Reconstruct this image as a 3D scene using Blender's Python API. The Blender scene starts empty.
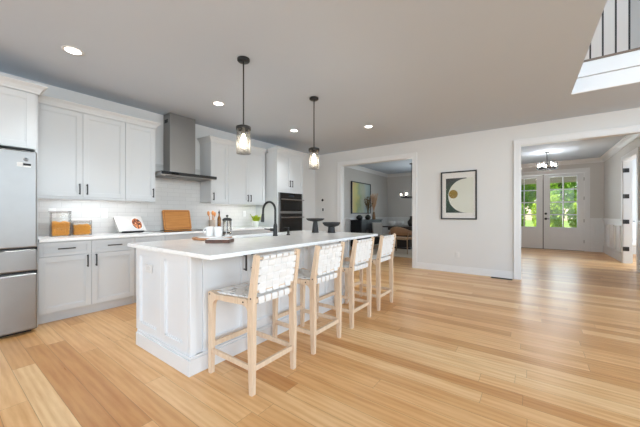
import bpy, bmesh, math, random
from mathutils import Vector, Matrix
R = math.radians
random.seed(7)
S = bpy.context.scene
C = S.collection

# ------------------------------------------------------------------ camera, world, sun, area lights, exposure
YAW = math.atan2(212, 289)
CAM_H = 1.175
cd = bpy.data.cameras.new('camera')
cam = bpy.data.objects.new('camera', cd)
C.objects.link(cam)
cam.location = (0, 0, CAM_H)
cam.rotation_euler = (R(90), 0, YAW)
cd.sensor_fit = 'HORIZONTAL'
cd.sensor_width = 36.0
cd.lens = 36.0 * 289.0 / 640.0
cd.clip_start = 0.05
cd.clip_end = 200
S.camera = cam

w = bpy.data.worlds.new('sky')
S.world = w
w.use_nodes = True
nt = w.node_tree
bg = nt.nodes['Background']
sky = nt.nodes.new('ShaderNodeTexSky')
sky.sky_type = 'NISHITA'
sky.sun_disc = False
sky.sun_elevation = R(52)
sky.sun_rotation = R(30)
nt.links.new(sky.outputs[0], bg.inputs[0])
bg.inputs[1].default_value = 0.12


def light(name, kind, loc, energy, color=(1, 1, 1), rot=(0, 0, 0), size=None, size_y=None, parent=None, **kw):
    d = bpy.data.lights.new(name, kind)
    d.energy = energy
    d.color = color
    if kind == 'AREA':
        d.shape = 'RECTANGLE' if size_y else 'DISK'
        d.size = size
        if size_y:
            d.size_y = size_y
    elif kind in ('POINT', 'SPOT') and size:
        d.shadow_soft_size = size
    for k, v in kw.items():
        setattr(d, k, v)
    o = bpy.data.objects.new(name, d)
    C.objects.link(o)
    if parent:
        o.parent = parent
    o.location = loc
    o.rotation_euler = rot
    return o


DAY = (0.735, 0.88, 1.0)
# sun over the front garden
sund = light('sun', 'SUN', (-30, 5, 30), 5.5, (1.0, 0.96, 0.86), angle=R(1))
sund.rotation_euler = Vector((0.80, 0.32, -0.62)).to_track_quat('-Z', 'Y').to_euler()
# daylight through the tall great-room windows (right wall and rear wall) and the kitchen's rear window
light('window_light_right', 'AREA', (5.95, -1.6, 2.6), 195, DAY, (0, R(110), 0), 3.8, 3.0)
light('window_light_right_far', 'AREA', (5.95, 3.8, 2.6), 100, DAY, (0, R(110), 0), 3.8, 1.6)
light('window_light_rear', 'AREA', (3.0, -4.40, 2.6), 34, DAY, (R(104), 0, 0), 4.6, 3.8)
light('window_light_kitchen', 'AREA', (-2.2, -4.40, 1.5), 66, (0.80, 0.91, 1.0), (R(128), 0, 0), 3.6, 2.1)
# daylight through the front doors and the dining window
light('window_light_front', 'AREA', (0.3, 12.40, 1.6), 24, DAY, (R(-90), 0, 0), 2.0, 1.8)
light('window_light_dining', 'AREA', (-2.56, 11.2, 1.5), 28, DAY, (R(-90), 0, 0), 2.0, 1.5)
light('study_fill_light', 'AREA', (4.5, 9.4, 1.6), 80, DAY, (0, R(90), 0), 1.8, 2.4)  # added fill lamp brightening the room past the side door; no window there

S.view_settings.view_transform = 'Standard'
S.view_settings.look = 'None'
S.view_settings.gamma = 1
S.view_settings.use_curve_mapping = False
S.view_settings.exposure = 1.16
try:
    S.cycles.diffuse_bounces = 6
    S.cycles.max_bounces = 14
    S.cycles.transparent_max_bounces = 16
    S.cycles.caustics_reflective = False
    S.cycles.caustics_refractive = False
    S.cycles.sample_clamp_indirect = 6
except Exception:
    pass

# ------------------------------------------------------------------ materials
def srgb(r, g, b):
    def f(c):
        c /= 255.0
        return c / 12.92 if c <= 0.04045 else ((c + 0.055) / 1.055) ** 2.4
    return (f(r), f(g), f(b), 1)


class NT:
    """small helper round a node tree"""
    def __init__(self, m):
        self.t = m.node_tree
        self.b = self.t.nodes['Principled BSDF']

    def n(self, kind, **kw):
        x = self.t.nodes.new(kind)
        for k, v in kw.items():
            setattr(x, k, v)
        return x

    def l(self, a, b):
        self.t.links.new(a, b)

    def val(self, sock, v):
        if hasattr(v, 'links') or isinstance(v, bpy.types.NodeSocket):
            self.l(v, sock)
        else:
            sock.default_value = v

    def math(self, op, a, b=None, c=None):
        x = self.n('ShaderNodeMath', operation=op)
        self.val(x.inputs[0], a)
        if b is not None:
            self.val(x.inputs[1], b)
        if c is not None:
            self.val(x.inputs[2], c)
        return x.outputs[0]

    def mix(self, f, a, b, mode='MIX'):
        x = self.n('ShaderNodeMix', data_type='RGBA', blend_type=mode)
        self.val(x.inputs[0], f)
        self.val(x.inputs[6], a)
        self.val(x.inputs[7], b)
        return x.outputs[2]

    def ramp(self, f, stops):
        x = self.n('ShaderNodeValToRGB')
        e = x.color_ramp.elements
        while len(e) < len(stops):
            e.new(0.5)
        for i, (p, c) in enumerate(stops):
            e[i].position = p
            e[i].color = c
        self.l(f, x.inputs[0])
        return x.outputs[0]

    def noise(self, vec, scale, detail=3, rough=0.5):
        x = self.n('ShaderNodeTexNoise')
        x.inputs['Scale'].default_value = scale
        x.inputs['Detail'].default_value = detail
        x.inputs['Roughness'].default_value = rough
        if vec is not None:
            self.l(vec, x.inputs['Vector'])
        return x.outputs['Fac']

    def obj(self, scale=(1, 1, 1)):
        tc = self.n('ShaderNodeTexCoord')
        mp = self.n('ShaderNodeMapping')
        mp.inputs['Scale'].default_value = scale
        self.l(tc.outputs['Object'], mp.inputs['Vector'])
        return mp.outputs[0]

    def bump(self, h, strength=0.1, dist=0.01):
        x = self.n('ShaderNodeBump')
        x.inputs['Strength'].default_value = strength
        x.inputs['Distance'].default_value = dist
        self.l(h, x.inputs['Height'])
        self.l(x.outputs[0], self.b.inputs['Normal'])


def mat(name, color, rough=0.5, metal=0.0, spec=0.5, var=0.04, vscale=6.0, bump=0.0, emit=None, estr=1.0, trans=0.0, coat=0.0):
    m = bpy.data.materials.new(name)
    m.use_nodes = True
    k = NT(m)
    b = k.b
    b.inputs['Roughness'].default_value = rough
    b.inputs['Metallic'].default_value = metal
    b.inputs['Specular IOR Level'].default_value = spec
    b.inputs['Coat Weight'].default_value = coat
    b.inputs['Transmission Weight'].default_value = trans
    if emit:
        b.inputs['Emission Color'].default_value = emit
        b.inputs['Emission Strength'].default_value = estr
    b.inputs['Base Color'].default_value = color
    if var:
        v = k.obj()
        f = k.noise(v, vscale)
        lo = tuple(c * (1 - var) for c in color[:3]) + (1,)
        hi = tuple(min(1, c * (1 + var)) for c in color[:3]) + (1,)
        k.l(k.mix(f, lo, hi), b.inputs['Base Color'])
        if bump:
            k.bump(k.noise(v, vscale * 20, 2), bump, 0.002)
    return m


def glass_mat(name, color, mixv=0.12, rough=0.02, haze=0.0, ior=1.45):
    """thin clear glass: mostly transparent with a glossy sheen"""
    m = bpy.data.materials.new(name)
    m.use_nodes = True
    t = m.node_tree
    t.nodes.clear()
    out = t.nodes.new('ShaderNodeOutputMaterial')
    tr = t.nodes.new('ShaderNodeBsdfTransparent')
    tr.inputs[0].default_value = color
    gl = t.nodes.new('ShaderNodeBsdfGlossy')
    gl.inputs['Roughness'].default_value = rough
    fr = t.nodes.new('ShaderNodeFresnel')
    fr.inputs[0].default_value = ior
    ad = t.nodes.new('ShaderNodeMath')
    ad.operation = 'MULTIPLY_ADD'
    ad.inputs[1].default_value = 0.8
    ad.inputs[2].default_value = mixv * 0.3
    mx = t.nodes.new('ShaderNodeMixShader')
    t.links.new(fr.outputs[0], ad.inputs[0])
    t.links.new(ad.outputs[0], mx.inputs[0])
    t.links.new(tr.outputs[0], mx.inputs[1])
    t.links.new(gl.outputs[0], mx.inputs[2])
    last = mx.outputs[0]
    if haze:
        tl = t.nodes.new('ShaderNodeBsdfTranslucent')
        tl.inputs[0].default_value = (0.95, 0.93, 0.90, 1)
        m2 = t.nodes.new('ShaderNodeMixShader')
        m2.inputs[0].default_value = haze
        t.links.new(last, m2.inputs[1])
        t.links.new(tl.outputs[0], m2.inputs[2])
        last = m2.outputs[0]
    t.links.new(last, out.inputs[0])
    return m


def faint_glass():
    m = glass_mat('picture_glass', (0.99, 0.99, 0.99, 1), 0.0, 0.05)
    for n_ in m.node_tree.nodes:
        if n_.type == 'FRESNEL':
            n_.inputs[0].default_value = 1.12
    return m


def oak_floor():
    m = bpy.data.materials.new('oak_floor')
    m.use_nodes = True
    k = NT(m)
    tc = k.n('ShaderNodeTexCoord')
    sp = k.n('ShaderNodeSeparateXYZ')
    k.l(tc.outputs['Object'], sp.inputs[0])
    W, L = 0.127, 1.75
    yy = k.math('DIVIDE', sp.outputs[1], W)
    row = k.math('FLOOR', yy)
    fy = k.math('FRACT', yy)
    wn = k.n('ShaderNodeTexWhiteNoise', noise_dimensions='1D')
    k.l(row, wn.inputs['W'])
    xx = k.math('ADD', k.math('DIVIDE', sp.outputs[0], L), k.math('MULTIPLY', wn.outputs['Value'], 7.3))
    col = k.math('FLOOR', xx)
    fx = k.math('FRACT', xx)
    cb = k.n('ShaderNodeCombineXYZ')
    k.l(row, cb.inputs[0])
    k.l(col, cb.inputs[1])
    wn2 = k.n('ShaderNodeTexWhiteNoise', noise_dimensions='3D')
    k.l(cb.outputs[0], wn2.inputs['Vector'])
    tone = wn2.outputs['Value']
    # grain coordinates shifted per plank
    gx = k.math('ADD', k.math('MULTIPLY', sp.outputs[0], 1.3), k.math('MULTIPLY', tone, 40.0))
    gy = k.math('ADD', k.math('MULTIPLY', sp.outputs[1], 14.0), k.math('MULTIPLY', tone, 17.0))
    g = k.n('ShaderNodeCombineXYZ')
    k.l(gx, g.inputs[0])
    k.l(gy, g.inputs[1])
    n1 = k.noise(g.outputs[0], 1.6, 6, 0.6)
    wv = k.n('ShaderNodeTexWave', wave_type='BANDS', bands_direction='Y')
    wv.inputs['Scale'].default_value = 0.55
    wv.inputs['Distortion'].default_value = 6.0
    wv.inputs['Detail'].default_value = 3.0
    wv.inputs['Detail Scale'].default_value = 0.7
    k.l(g.outputs[0], wv.inputs['Vector'])
    base = k.ramp(tone, [(0.0, srgb(*FLOOR_A)), (0.45, srgb(*FLOOR_B)), (0.8, srgb(*FLOOR_C)), (1.0, srgb(*FLOOR_D))])
    grain = k.math('ADD', k.math('MULTIPLY', n1, 0.88), k.math('MULTIPLY', wv.outputs['Fac'], 0.12))
    dark = k.mix(1.0, base, srgb(232, 214, 194), 'MULTIPLY')
    c = k.mix(k.ramp(grain, [(0.30, (1, 1, 1, 1)), (0.62, (0, 0, 0, 1))]), base, dark)
    # seams
    ey = k.math('MINIMUM', fy, k.math('SUBTRACT', 1.0, fy))
    ex = k.math('MULTIPLY', k.math('MINIMUM', fx, k.math('SUBTRACT', 1.0, fx)), L / W)
    e = k.math('MINIMUM', ey, ex)
    seam = k.math('LESS_THAN', e, 0.009)
    c = k.mix(k.math('MULTIPLY', seam, 0.55), c, srgb(96, 66, 40))
    k.l(c, k.b.inputs['Base Color'])
    k.l(k.math('ADD', 0.24, k.math('MULTIPLY', n1, 0.12)), k.b.inputs['Roughness'])
    k.b.inputs['Specular IOR Level'].default_value = 0.45
    k.bump(k.math('SUBTRACT', 1.0, seam), 0.15, 0.002)
    return m


def wood(name, c1, c2, scale=(3, 3, 40), rough=0.45, dist=3.0):
    m = bpy.data.materials.new(name)
    m.use_nodes = True
    k = NT(m)
    v = k.obj(scale)
    f = k.noise(v, 2.0, 5, 0.6)
    k.l(k.ramp(f, [(0.25, c1), (0.75, c2)]), k.b.inputs['Base Color'])
    k.b.inputs['Roughness'].default_value = rough
    k.bump(f, 0.08, 0.002)
    return m


def tile_mat():
    m = bpy.data.materials.new('subway_tile')
    m.use_nodes = True
    k = NT(m)
    tc = k.n('ShaderNodeTexCoord')
    sp = k.n('ShaderNodeSeparateXYZ')
    k.l(tc.outputs['Object'], sp.inputs[0])
    cb = k.n('ShaderNodeCombineXYZ')
    k.l(sp.outputs[1], cb.inputs[0])
    k.l(sp.outputs[2], cb.inputs[1])
    br = k.n('ShaderNodeTexBrick')
    br.inputs['Scale'].default_value = 1.0
    br.inputs['Brick Width'].default_value = 0.20
    br.inputs['Row Height'].default_value = 0.066
    br.inputs['Mortar Size'].default_value = 0.0022
    br.inputs['Color1'].default_value = srgb(203, 201, 198)
    br.inputs['Color2'].default_value = srgb(208, 206, 203)
    br.inputs['Mortar'].default_value = srgb(188, 186, 183)
    k.l(cb.outputs[0], br.inputs['Vector'])
    k.l(br.outputs['Color'], k.b.inputs['Base Color'])
    k.b.inputs['Roughness'].default_value = 0.18
    k.bump(k.math('SUBTRACT', 1.0, br.outputs['Fac']), 0.12, 0.002)
    return m


def steel_mat(name, col, rough=0.3, axis=(1, 60, 1)):
    m = bpy.data.materials.new(name)
    m.use_nodes = True
    k = NT(m)
    f = k.noise(k.obj(axis), 8, 3)
    k.l(k.ramp(f, [(0.3, tuple(c * 0.95 for c in col[:3]) + (1,)), (0.7, col)]), k.b.inputs['Base Color'])
    k.b.inputs['Metallic'].default_value = 1.0
    k.l(k.math('ADD', rough - 0.04, k.math('MULTIPLY', f, 0.08)), k.b.inputs['Roughness'])
    return m


def quartz():
    m = bpy.data.materials.new('quartz')
    m.use_nodes = True
    k = NT(m)
    v = k.obj((1, 1, 1))
    n = k.noise(v, 1.7, 6, 0.65)
    ve = k.ramp(n, [(0.47, (0, 0, 0, 1)), (0.50, (1, 1, 1, 1)), (0.53, (0, 0, 0, 1))])
    c = k.mix(k.math('MULTIPLY', ve, 0.25), srgb(246, 246, 245), srgb(214, 214, 213))
    k.l(c, k.b.inputs['Base Color'])
    k.b.inputs['Roughness'].default_value = 0.2
    return m


FLOOR_A, FLOOR_B, FLOOR_C, FLOOR_D = (206, 150, 92), (228, 178, 121), (236, 192, 138), (242, 206, 156)
M = {}
M['wall2'] = mat('greige_paint', srgb(206, 203, 199), 0.7, var=0.01, vscale=2, spec=0.3)
M['wall'] = mat('wall_paint', srgb(218, 217, 215), 0.7, var=0.01, vscale=2, spec=0.3)
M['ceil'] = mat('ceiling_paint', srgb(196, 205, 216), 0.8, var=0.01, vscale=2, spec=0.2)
M['trim'] = mat('trim_paint', srgb(226, 226, 226), 0.35, var=0.01)
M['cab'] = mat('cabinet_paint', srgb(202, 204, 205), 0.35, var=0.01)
M['cab_lit'] = mat('cabinet_paint_lit', srgb(225, 227, 229), 0.35, var=0.01)  # white cabinet paint lightened to carry the brighter light on the island
M['floor'] = oak_floor()
M['tile'] = tile_mat()
M['quartz'] = quartz()
M['steel'] = steel_mat('stainless', srgb(154, 152, 150), 0.36, (60, 1, 1))
M['hoodsteel'] = steel_mat('hood_steel', srgb(150, 147, 144), 0.42, (1, 1, 40))
M['black'] = mat('black_metal', srgb(26, 25, 25), 0.4, var=0.05)
M['blackglass'] = mat('black_glass', srgb(14, 13, 13), 0.06, var=0.02, coat=0.5)
M['ovenglass'] = mat('oven_glass', srgb(26, 21, 19), 0.1, var=0.05, coat=0.3)
M['gap'] = mat('dark_gap', srgb(22, 22, 22), 0.7)
M['leather'] = mat('white_leather', srgb(232, 231, 229), 0.5, var=0.03, vscale=30, bump=0.05)
M['stoolwood'] = wood('pale_wood', srgb(208, 180, 152), srgb(228, 206, 180), (30, 30, 3), 0.5)
M['plate'] = mat('outlet_plastic', srgb(226, 225, 223), 0.35, var=0.01)
M['glass'] = glass_mat('clear_glass', (0.97, 0.97, 0.97, 1))
M['jarglass'] = glass_mat('jar_glass', (0.99, 0.99, 0.985, 1), 0.0, ior=1.18)
M['shade'] = glass_mat('seeded_glass', (0.995, 0.985, 0.965, 1), 0.05, 0.03, 0.022, 1.3)
M['pane'] = glass_mat('window_glass', (0.98, 0.98, 0.98, 1), 0.05)
M['bulb'] = mat('bulb_glow', (1, 0.9, 0.75, 1), 0.3, var=0, emit=(1, 0.86, 0.66, 1), estr=9)
M['can'] = mat('can_glow', (1, 1, 1, 1), 0.3, var=0, emit=(1, 0.96, 0.9, 1), estr=6)
M['led'] = mat('led_glow', (1, 1, 1, 1), 0.3, var=0, emit=(1, 0.95, 0.88, 1), estr=4)
M['pasta'] = mat('pasta', srgb(252, 164, 72), 0.5, var=0.4, vscale=60)
M['lid'] = glass_mat('lid_plastic', (0.99, 0.98, 0.97, 1), 0.0, 0.1, 0.25, 1.2)
M['bamboo'] = wood('bamboo', srgb(186, 116, 52), srgb(214, 148, 78), (30, 2, 30), 0.4)
M['acacia'] = wood('acacia', srgb(150, 96, 60), srgb(198, 146, 100), (8, 30, 8), 0.4)
M['walnut'] = wood('walnut', srgb(58, 34, 24), srgb(96, 60, 44), (10, 30, 10), 0.4)
M['marble'] = mat('white_marble', srgb(236, 234, 231), 0.2, var=0.04, vscale=9)
M['ceramic'] = mat('white_ceramic', srgb(226, 225, 224), 0.2, var=0.02)
M['stone'] = mat('black_stone', srgb(36, 35, 35), 0.6, var=0.2, vscale=30, bump=0.1)
M['crock'] = mat('stoneware', srgb(168, 150, 134), 0.6, var=0.1, vscale=20)
M['spoon'] = wood('spoon_wood', srgb(196, 120, 56), srgb(222, 152, 84), (20, 20, 4), 0.5)
M['amber'] = mat('amber_glass', srgb(138, 84, 22), 0.1, var=0.05, trans=0.3)
M['leaf'] = mat('houseplant_leaf', srgb(190, 206, 46), 0.45, var=0.25, vscale=20)
M['paper'] = mat('book_paper', srgb(206, 204, 201), 0.6, var=0.02)
M['page'] = mat('page_edges', srgb(176, 172, 168), 0.7, var=0.1, vscale=60)
M['sink'] = mat('sink_steel', srgb(226, 226, 226), 0.25, var=0.02)

# ------------------------------------------------------------------ mesh builder
class MB:
    def __init__(self):
        self.v = []
        self.f = []
        self.sm = []

    def add(self, vs, fs, smooth=False, mtx=None):
        o = len(self.v)
        for p in vs:
            p = Vector(p)
            if mtx is not None:
                p = mtx @ p
            self.v.append(p)
        for f in fs:
            self.f.append([i + o for i in f])
            self.sm.append(smooth)
        return self

    def bm(self, b, smooth=False, mtx=None):
        b.verts.index_update()
        self.add([v.co.copy() for v in b.verts], [[v.index for v in f.verts] for f in b.faces], smooth, mtx)
        b.free()
        return self

    def box(self, x0, x1, y0, y1, z0, z1, bev=0.0, seg=2, mtx=None):
        if x1 < x0: x0, x1 = x1, x0
        if y1 < y0: y0, y1 = y1, y0
        if z1 < z0: z0, z1 = z1, z0
        b = bmesh.new()
        bmesh.ops.create_cube(b, size=1.0)
        for v in b.verts:
            v.co = Vector(((x0 + x1) / 2 + v.co.x * (x1 - x0), (y0 + y1) / 2 + v.co.y * (y1 - y0), (z0 + z1) / 2 + v.co.z * (z1 - z0)))
        if bev > 0:
            bev = min(bev, (x1 - x0) * 0.45, (y1 - y0) * 0.45, (z1 - z0) * 0.45)
            bmesh.ops.bevel(b, geom=list(b.edges), offset=bev, segments=seg, profile=0.5, affect='EDGES')
        return self.bm(b, False, mtx)

    def tube(self, pts, r, n=10, cap=True, mtx=None, smooth=True):
        pts = [Vector(p) for p in pts]
        rs = r if isinstance(r, (list, tuple)) else [r] * len(pts)
        vs, fs = [], []
        up = None
        for i, p in enumerate(pts):
            if i == 0: d = pts[1] - p
            elif i == len(pts) - 1: d = p - pts[i - 1]
            else: d = (pts[i + 1] - p).normalized() + (p - pts[i - 1]).normalized()
            d.normalize()
            if up is None:
                up = d.orthogonal().normalized()
            else:
                up = (up - d * up.dot(d))
                up = up.normalized() if up.length > 1e-6 else d.orthogonal().normalized()
            s = d.cross(up)
            for k in range(n):
                a = 2 * math.pi * k / n
                vs.append(p + (up * math.cos(a) + s * math.sin(a)) * rs[i])
        for i in range(len(pts) - 1):
            for k in range(n):
                a, b2 = i * n + k, i * n + (k + 1) % n
                fs.append([a, b2, b2 + n, a + n])
        self.add(vs, fs, smooth, mtx)
        if cap:
            m = len(pts) - 1
            self.add(vs[:n], [list(range(n))[::-1]], False, mtx)
            self.add(vs[m * n:], [list(range(n))], False, mtx)
        return self

    def lathe(self, prof, cx=0, cy=0, cz=0, n=28, mtx=None, closed=False):
        vs, fs = [], []
        for r_, z in prof:
            for k in range(n):
                a = 2 * math.pi * k / n
                vs.append((cx + r_ * math.cos(a), cy + r_ * math.sin(a), cz + z))
        m = len(prof)
        rng = m if closed else m - 1
        for i in range(rng):
            for k in range(n):
                a, b2 = i * n + k, i * n + (k + 1) % n
                c, d = ((i + 1) % m) * n + (k + 1) % n, ((i + 1) % m) * n + k
                fs.append([a, b2, c, d])
        self.add(vs, fs, True, mtx)
        if not closed:
            if prof[0][0] > 1e-5: self.add(vs[:n], [list(range(n))[::-1]], False, mtx)
            if prof[-1][0] > 1e-5: self.add(vs[(m - 1) * n:], [list(range(n))], False, mtx)
        return self

    def prism(self, poly, axis, a, b, mtx=None):
        """extrude a 2-D polygon along an axis; poly coordinates are the two other axes in order"""
        def p3(p, t):
            if axis == 0: return (t, p[0], p[1])
            if axis == 1: return (p[0], t, p[1])
            return (p[0], p[1], t)
        n = len(poly)
        vs = [p3(p, a) for p in poly] + [p3(p, b) for p in poly]
        fs = [list(range(n))[::-1], list(range(n, 2 * n))]
        for i in range(n):
            j = (i + 1) % n
            fs.append([i, j, j + n, i + n])
        return self.add(vs, fs, False, mtx)

    def strap(self, pts, side, width, th, mtx=None):
        """a flat band of given width (along 'side') and thickness following pts"""
        pts = [Vector(p) for p in pts]
        side = Vector(side).normalized()
        vs, fs = [], []
        ws = width if isinstance(width, (list, tuple)) else [width] * len(pts)
        for i, p in enumerate(pts):
            width = ws[i]
            if i == 0: d = pts[1] - p
            elif i == len(pts) - 1: d = p - pts[i - 1]
            else: d = pts[i + 1] - pts[i - 1]
            nrm = d.normalized().cross(side).normalized()
            for sx, tz in ((-1, -1), (1, -1), (1, 1), (-1, 1)):
                vs.append(p + side * sx * width / 2 + nrm * tz * th / 2)
        n = len(pts)
        for i in range(n - 1):
            for k in range(4):
                a, b2 = i * 4 + k, i * 4 + (k + 1) % 4
                fs.append([a, b2, b2 + 4, a + 4])
        fs.append([3, 2, 1, 0])
        fs.append([(n - 1) * 4 + q for q in range(4)])
        return self.add(vs, fs, False, mtx)

    def build(self, name, material, parent=None, off=None):
        me = bpy.data.meshes.new(name)
        if off is None:
            off = Vector((0, 0, 0))
            p = parent
            while p is not None:
                off += Vector(p.location)
                p = p.parent
        me.from_pydata([tuple(v - off) for v in self.v], [], self.f)
        b = bmesh.new()
        b.from_mesh(me)
        bmesh.ops.recalc_face_normals(b, faces=list(b.faces))
        b.to_mesh(me)
        b.free()
        me.polygons.foreach_set('use_smooth', self.sm)
        me.update()
        me.materials.append(material)
        o = bpy.data.objects.new(name, me)
        C.objects.link(o)
        if parent is not None:
            o.parent = parent
        return o


def box(*a, **k): return MB().box(*a, **k)


def center(o):
    """move a one-mesh thing's origin to its base"""
    me = o.data
    xs = [v.co for v in me.vertices]
    c = Vector(((min(p.x for p in xs) + max(p.x for p in xs)) / 2, (min(p.y for p in xs) + max(p.y for p in xs)) / 2, min(p.z for p in xs)))
    for v in me.vertices:
        v.co -= c
    o.location = c
    return o


def tag(o, label, cat, group=None, kind=None):
    o['label'] = label
    o['category'] = cat
    if group: o['group'] = group
    if kind: o['kind'] = kind
    return o


def thing(name, loc, label, cat, group=None):
    o = bpy.data.objects.new(name, None)
    o.empty_display_size = 0.1
    C.objects.link(o)
    o.location = loc
    return tag(o, label, cat, group)


def single(name, mb, m, label, cat, group=None, kind=None):
    return tag(center(mb.build(name, m)), label, cat, group, kind)


def struct(name, mb, m, parent=None):
    o = mb.build(name, m, parent)
    o['kind'] = 'structure'
    return o


def dup(root, loc, rotz, label, group=None):
    r = root.copy()
    C.objects.link(r)
    r.location = loc
    r.rotation_euler = (0, 0, rotz)
    r['label'] = label
    if group: r['group'] = group
    for ch in list(root.children):
        c = ch.copy()
        C.objects.link(c)
        c.parent = r
        for g in list(ch.children):
            d = g.copy()
            C.objects.link(d)
            d.parent = c
    return r

# ------------------------------------------------------------------ the shell
XW = -4.74          # cabinet wall
YF = 6.24           # far wall of the kitchen
CZ = 2.743          # kitchen ceiling
HZ = 2.86           # hall ceiling
XO, YO = 0.414, 5.03  # edge of the two-storey opening
T = 0.12
DX0, DX1 = -3.915, -2.08     # dining opening
HX0, HX1 = -0.172, 1.62      # hall opening
OZ = 2.395
HALL_X0, HALL_X1, HALL_Y1 = -1.15, 1.75, 12.1
DIN_X0, DIN_X1, DIN_Y1 = -4.70, -1.36, 11.0
DOOR_Y0, DOOR_Y1 = 8.62, 9.78   # doorway in the hall's right wall

struct('floor', box(XW - 0.1, 6.2, -4.7, 12.4, -0.1, 0.0), M['floor'])
struct('wall_left', box(XW - T, XW, -4.6, YF + T, 0, CZ + 0.1), M['wall'])
struct('wall_far', MB().box(XW - T, DX0, YF, YF + T, 0, CZ)
       .box(DX0, DX1, YF, YF + T, OZ, CZ)
       .box(DX1, HX0, YF, YF + T, 0, CZ)
       .box(HX0, HX1, YF, YF + T, OZ, CZ)
       .box(HX1, 6.1, YF, YF + T, 0, CZ), M['wall'])
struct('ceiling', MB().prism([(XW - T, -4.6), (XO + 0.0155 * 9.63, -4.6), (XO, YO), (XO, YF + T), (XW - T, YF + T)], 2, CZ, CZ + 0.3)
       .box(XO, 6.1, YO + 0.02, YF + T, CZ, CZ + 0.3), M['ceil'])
# great room: rear wall and right wall with tall windows
struct('wall_rear', MB().box(XW, -4.1, -4.6, -4.48, 0, CZ).box(-4.1, -0.3, -4.6, -4.48, 0, 0.4).box(-4.1, -0.3, -4.6, -4.48, 2.6, CZ)
       .box(-0.3, 0.6, -4.6, -4.48, 0, 5.5).box(0.6, 5.4, -4.6, -4.48, 0, 0.6).box(0.6, 5.4, -4.6, -4.48, 4.6, 5.5).box(5.4, 6.1, -4.6, -4.48, 0, 5.5), M['wall'])
struct('wall_right', MB().box(6.0, 6.1, -4.48, -3.1, 0, 5.5).box(6.0, 6.1, -3.1, 4.6, 0, 0.7).box(6.0, 6.1, -3.1, 4.6, 4.5, 5.5)
       .box(6.0, 6.1, -0.1, 3.0, 0.7, 4.5).box(6.0, 6.1, 4.6, YF + 2.2, 0, 5.5), M['wall'])
struct('ceiling_upper', box(XO - 2.0, 6.1, -4.6, 8.4, 5.5, 5.6), M['ceil'])
struct('wall_upper', MB().box(XO - T, XO, -4.6, YO + 0.02, CZ + 0.3, 5.5), M['wall'])
# upstairs hall behind the railing
struct('floor_upper', box(XO - 2.0, 6.1, YO + 0.05, 8.4, CZ + 0.32, CZ + 0.39), M['floor'])
struct('wall_upstairs', MB().box(XO - 2.0, 1.33, 7.0, 7.12, CZ + 0.39, 5.5).box(1.33, 6.1, 8.28, 8.4, CZ + 0.39, 5.5)
       .box(1.21, 1.33, 7.12, 8.28, CZ + 0.39, 5.5).box(XO - 2.0, XO - 1.9, YO, 7.0, CZ + 0.39, 5.5), M['wall'])
# fascia of the upstairs floor: two stepped boards and a dark cap
struct('trim_1', MB().box(XO - 0.02, 6.0, YO - 0.005, YO + 0.02, CZ - 0.0, 2.935, 0.003).box(XO - 0.02, 6.0, YO - 0.022, YO + 0.02, 2.94, 3.12, 0.003), M['trim'])
struct('trim_2', box(XO - 0.02, 6.0, YO - 0.035, YO + 0.09, 3.122, 3.145, 0.004), mat('oak_nosing', srgb(120, 104, 92), 0.4))

# railing with black balusters
rl = thing('stair_railing', (0.9, YO + 0.02, 3.145), 'upstairs balcony railing with thin black metal balusters above the ceiling opening', 'railing')
x = 0.487
while x < 4.2:
    MB().box(x - 0.008, x + 0.008, YO + 0.012, YO + 0.028, 3.145, 4.06).build('baluster', M['black'], rl)
    x += 0.1165
MB().box(XO + 0.01, 4.3, YO - 0.01, YO + 0.05, 4.06, 4.11, 0.012).build('handrail', mat('oak_rail', srgb(112, 92, 74), 0.4), rl)

# opening linings and casings
def casing_opening(name, x0, x1, zt, yf, wd=0.092, th=0.02, left=True, right=True, m='trim', back=YF + T, bead=True):
    b = MB()
    for (a0, a1) in ((x0 - wd, x0), (x1, x1 + wd)):
        b.box(a0, a1, yf - th, yf, 0, zt, 0.003)
        out = a0 if a0 < x0 else a1 - 0.02
        b.box(out, out + 0.02, yf - th - 0.008, yf - th, 0, zt + wd - 0.02, 0.003)
    b.box(x0 - wd, x1 + wd, yf - th, yf, zt, zt + wd, 0.003)
    b.box(x0 - wd, x1 + wd, yf - th - 0.008, yf - th, zt + wd - 0.02, zt + wd, 0.003)
    # jamb lining
    b.box(x0, x0 + 0.015, yf - 0.008, back + 0.008, 0, zt - 0.015)
    b.box(x1 - 0.015, x1, yf - 0.008, back + 0.008, 0, zt - 0.015)
    b.box(x0, x1, yf - 0.008, back + 0.008, zt - 0.015, zt)
    # casing on the far side
    for (a0, a1) in ((x0 - wd, x0), (x1, x1 + wd)):
        b.box(a0, a1, back, back + th, 0, zt, 0.003)
    b.box(x0 - wd, x1 + wd, back, back + th, zt, zt + wd, 0.003)
    return struct(name, b, M[m])

casing_opening('trim_3', DX0, DX1, OZ, YF)
casing_opening('trim_4', HX0, HX1, OZ, YF)

def baseboard(name, segs, h=0.13):
    b = MB()
    for (axis, p, a0, a1, dr) in segs:   # axis: wall normal axis, p: wall face, dr: direction into the room
        if axis == 'y':
            b.box(a0, a1, p, p + dr * 0.015, 0, h - 0.03, 0.002)
            b.box(a0, a1, p, p + dr * 0.010, h - 0.03, h, 0.003)
        else:
            b.box(p, p + dr * 0.015, a0, a1, 0, h - 0.03, 0.002)
            b.box(p, p + dr * 0.010, a0, a1, h - 0.03, h, 0.003)
    return struct(name, b, M['trim'])

baseboard('baseboard_far', [('y', YF, XW, DX0 - 0.092, -1), ('y', YF, DX1 + 0.092, HX0 - 0.092, -1)])
baseboard('baseboard_left', [('x', XW, 4.99, YF - 0.016, 1)])

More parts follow.
